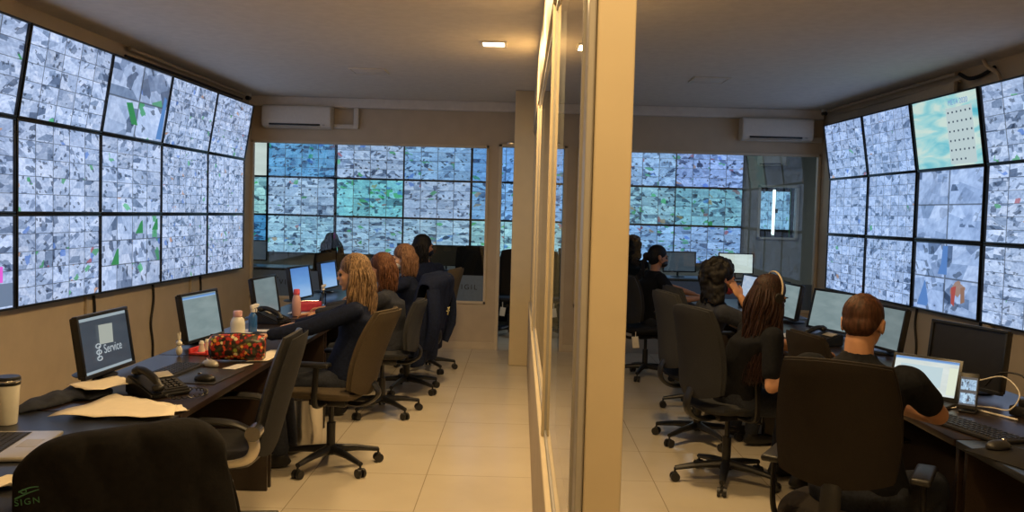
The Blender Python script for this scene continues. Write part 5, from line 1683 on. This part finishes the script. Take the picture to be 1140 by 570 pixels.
def headset(m, msk=None):
    def f(t, T, hf):
        if msk: msk(t, T, hf)
        bm = bmesh.new()
        tube(bm, [T @ Vector((0.108*math.cos(a), -0.010+0.012*math.cos(a*2), 0.012+0.128*math.sin(a))) for a in [PI*k/20 for k in range(21)]], 0.004, 8, None, 1.4)
        h = obj('headset', bm, m, t)
        for s in (-1, 1):
            bm = bmesh.new(); vs = cone(bm, (s*0.088, -0.006, -0.008), (s*0.112, -0.006, -0.008), 0.030, 0.027, 18)
            for v in vs: v.co = T @ v.co
            obj('ear_cup', bm, M['black'], h)
        bm = bmesh.new(); tube(bm, smooth_path([T @ Vector(q) for q in ((-0.105, 0.01, -0.02), (-0.095, 0.07, -0.06), (-0.05, 0.115, -0.075))], 4), 0.003, 6)
        obj('microphone_boom', bm, M['black'], h)
    return f

# left room, facing the left wall (heading 90 = -X)
person('woman with long honey-blond hair in navy, one arm stretched along the desk', (-1.08, 5.58, 0.56), (-1.04, 5.60, 1.205), 98,
       ((-1.60, 5.30, 0.80), (-1.54, 5.98, 0.80)), M['skin3'], M['navy'], M['jeans'], (locks(0.47, 230, 3, 1.3, 0.014, 0.0095, -104, 88), M['h_blond']), 'long', head_pitch=-6, body_face=92)
person('person with reddish-brown hair in a dark grey top, behind the blond woman', (-1.02, 7.02, 0.56), (-1.08, 6.98, 1.150), 96,
       ((-1.55, 6.75, 0.80), (-1.55, 7.2, 0.80)), M['skin'], M['greycl'], M['jeans'], (locks(0.20, 170, 8, 1.1, 0.006, 0.0095, -104, 96), M['h_red']), 'long', head_pitch=-10, body_face=92)
person('woman with copper bob and pale mask in a navy jacket, third along the left desks', (-0.98, 7.98, 0.56), (-1.04, 7.98, 1.185), 98,
       ((-1.5, 7.7, 0.80), (-1.5, 8.2, 0.80)), M['skin3'], M['navy'], M['jeans'], (locks(0.19, 180, 15, 1.1, 0.006, 0.0095, -100, 84), M['h_copper']), 'long', head_pitch=-10, body_face=88, extras=mask(M['maskw']))
person('dark-haired person in navy with a dark mask, head turned right, farthest in the left row', (-0.96, 9.1, 0.58), (-0.98, 9.14, 1.245), -58,
       ((-1.2, 9.5, 0.90), (-0.95, 9.5, 0.86)), M['skin2'], M['navy'], M['jeans'], (locks(0.24, 80, 21, 1.2, 0.006, 0.013, -100, 100), M['h_black']), 'long', head_pitch=-2, body_face=40, extras=mask(M['navy']))
person('person with long black hair seen from behind in the far room at left', (-2.45, 11.62, 0.57), (-2.45, 11.66, 1.17), 2,
       ((-2.7, 12.2, 0.80), (-2.2, 12.2, 0.80)), M['skin2'], M['blackcl'], M['jeans'], (locks(0.30, 90, 30, 1.9, 0.008, 0.015, out=0.5), M['h_black']), 'long')
# right room, facing the right wall (heading -90 = +X)
person('man with short brown hair in a black polo, seated with his back to us', (1.36, 3.52, 0.56), (1.385, 3.60, 1.200), -38,
       ((1.62, 4.02, 0.80), (1.60, 3.84, 0.83)), M['skin'], M['blackcl'], M['jeans'], (short, M['h_short']), 'short', male=True, head_pitch=-18, body_face=-44, collar=True,
       poles=(None, (0.8, -0.62, -0.30)), neck=0.150)
person('woman with very long dark hair and a thin headset, black t-shirt, right desks', (1.32, 5.36, 0.56), (1.44, 5.14, 1.17), -74,
       ((1.86, 5.50, 0.80), (1.62, 4.93, 0.80)), M['skin'], M['blackcl'], M['jeans'], (locks(0.50, 240, 41, 1.5, 0.016, 0.010, -100, 100), M['h_dark']), 'short', head_pitch=-16, body_face=-78, poles=(None, (-0.6, -0.1, -1)), extras=headset(M['conduit']))
person('woman with dark curly hair and a pink mask, hand raised to her face, grey t-shirt', (1.30, 6.38, 0.56), (1.38, 6.14, 1.195), -82,
       ((1.85, 6.45, 0.79), (1.50, 6.06, 1.075)), M['skin'], M['greycl'], M['jeans'], (curly(), M['h_black']), 'short', head_pitch=-2, body_face=-78, extras=mask(M['hotpink']), poles=(None, (0.5, -0.25, -1)))
person('person in a black t-shirt with tied dark hair, forearm on the far right desk', (1.38, 9.15, 0.56), (1.42, 9.20, 1.20), -84,
       ((1.85, 9.35, 0.80), (1.80, 8.98, 0.80)), M['skin2'], M['blackcl'], M['jeans'], (bun, M['h_black']), 'short', head_pitch=-6, body_face=-76, extras=mask(M['black']), neck=0.155)
person('dark-haired person in black behind the glass, just right of the near post', (1.43, 11.35, 0.58), (1.43, 11.40, 1.23), -20,
       ((1.3, 11.9, 0.80), (1.7, 11.9, 0.80)), M['skin2'], M['blackcl'], M['jeans'], (curly(9), M['h_black']), 'long')
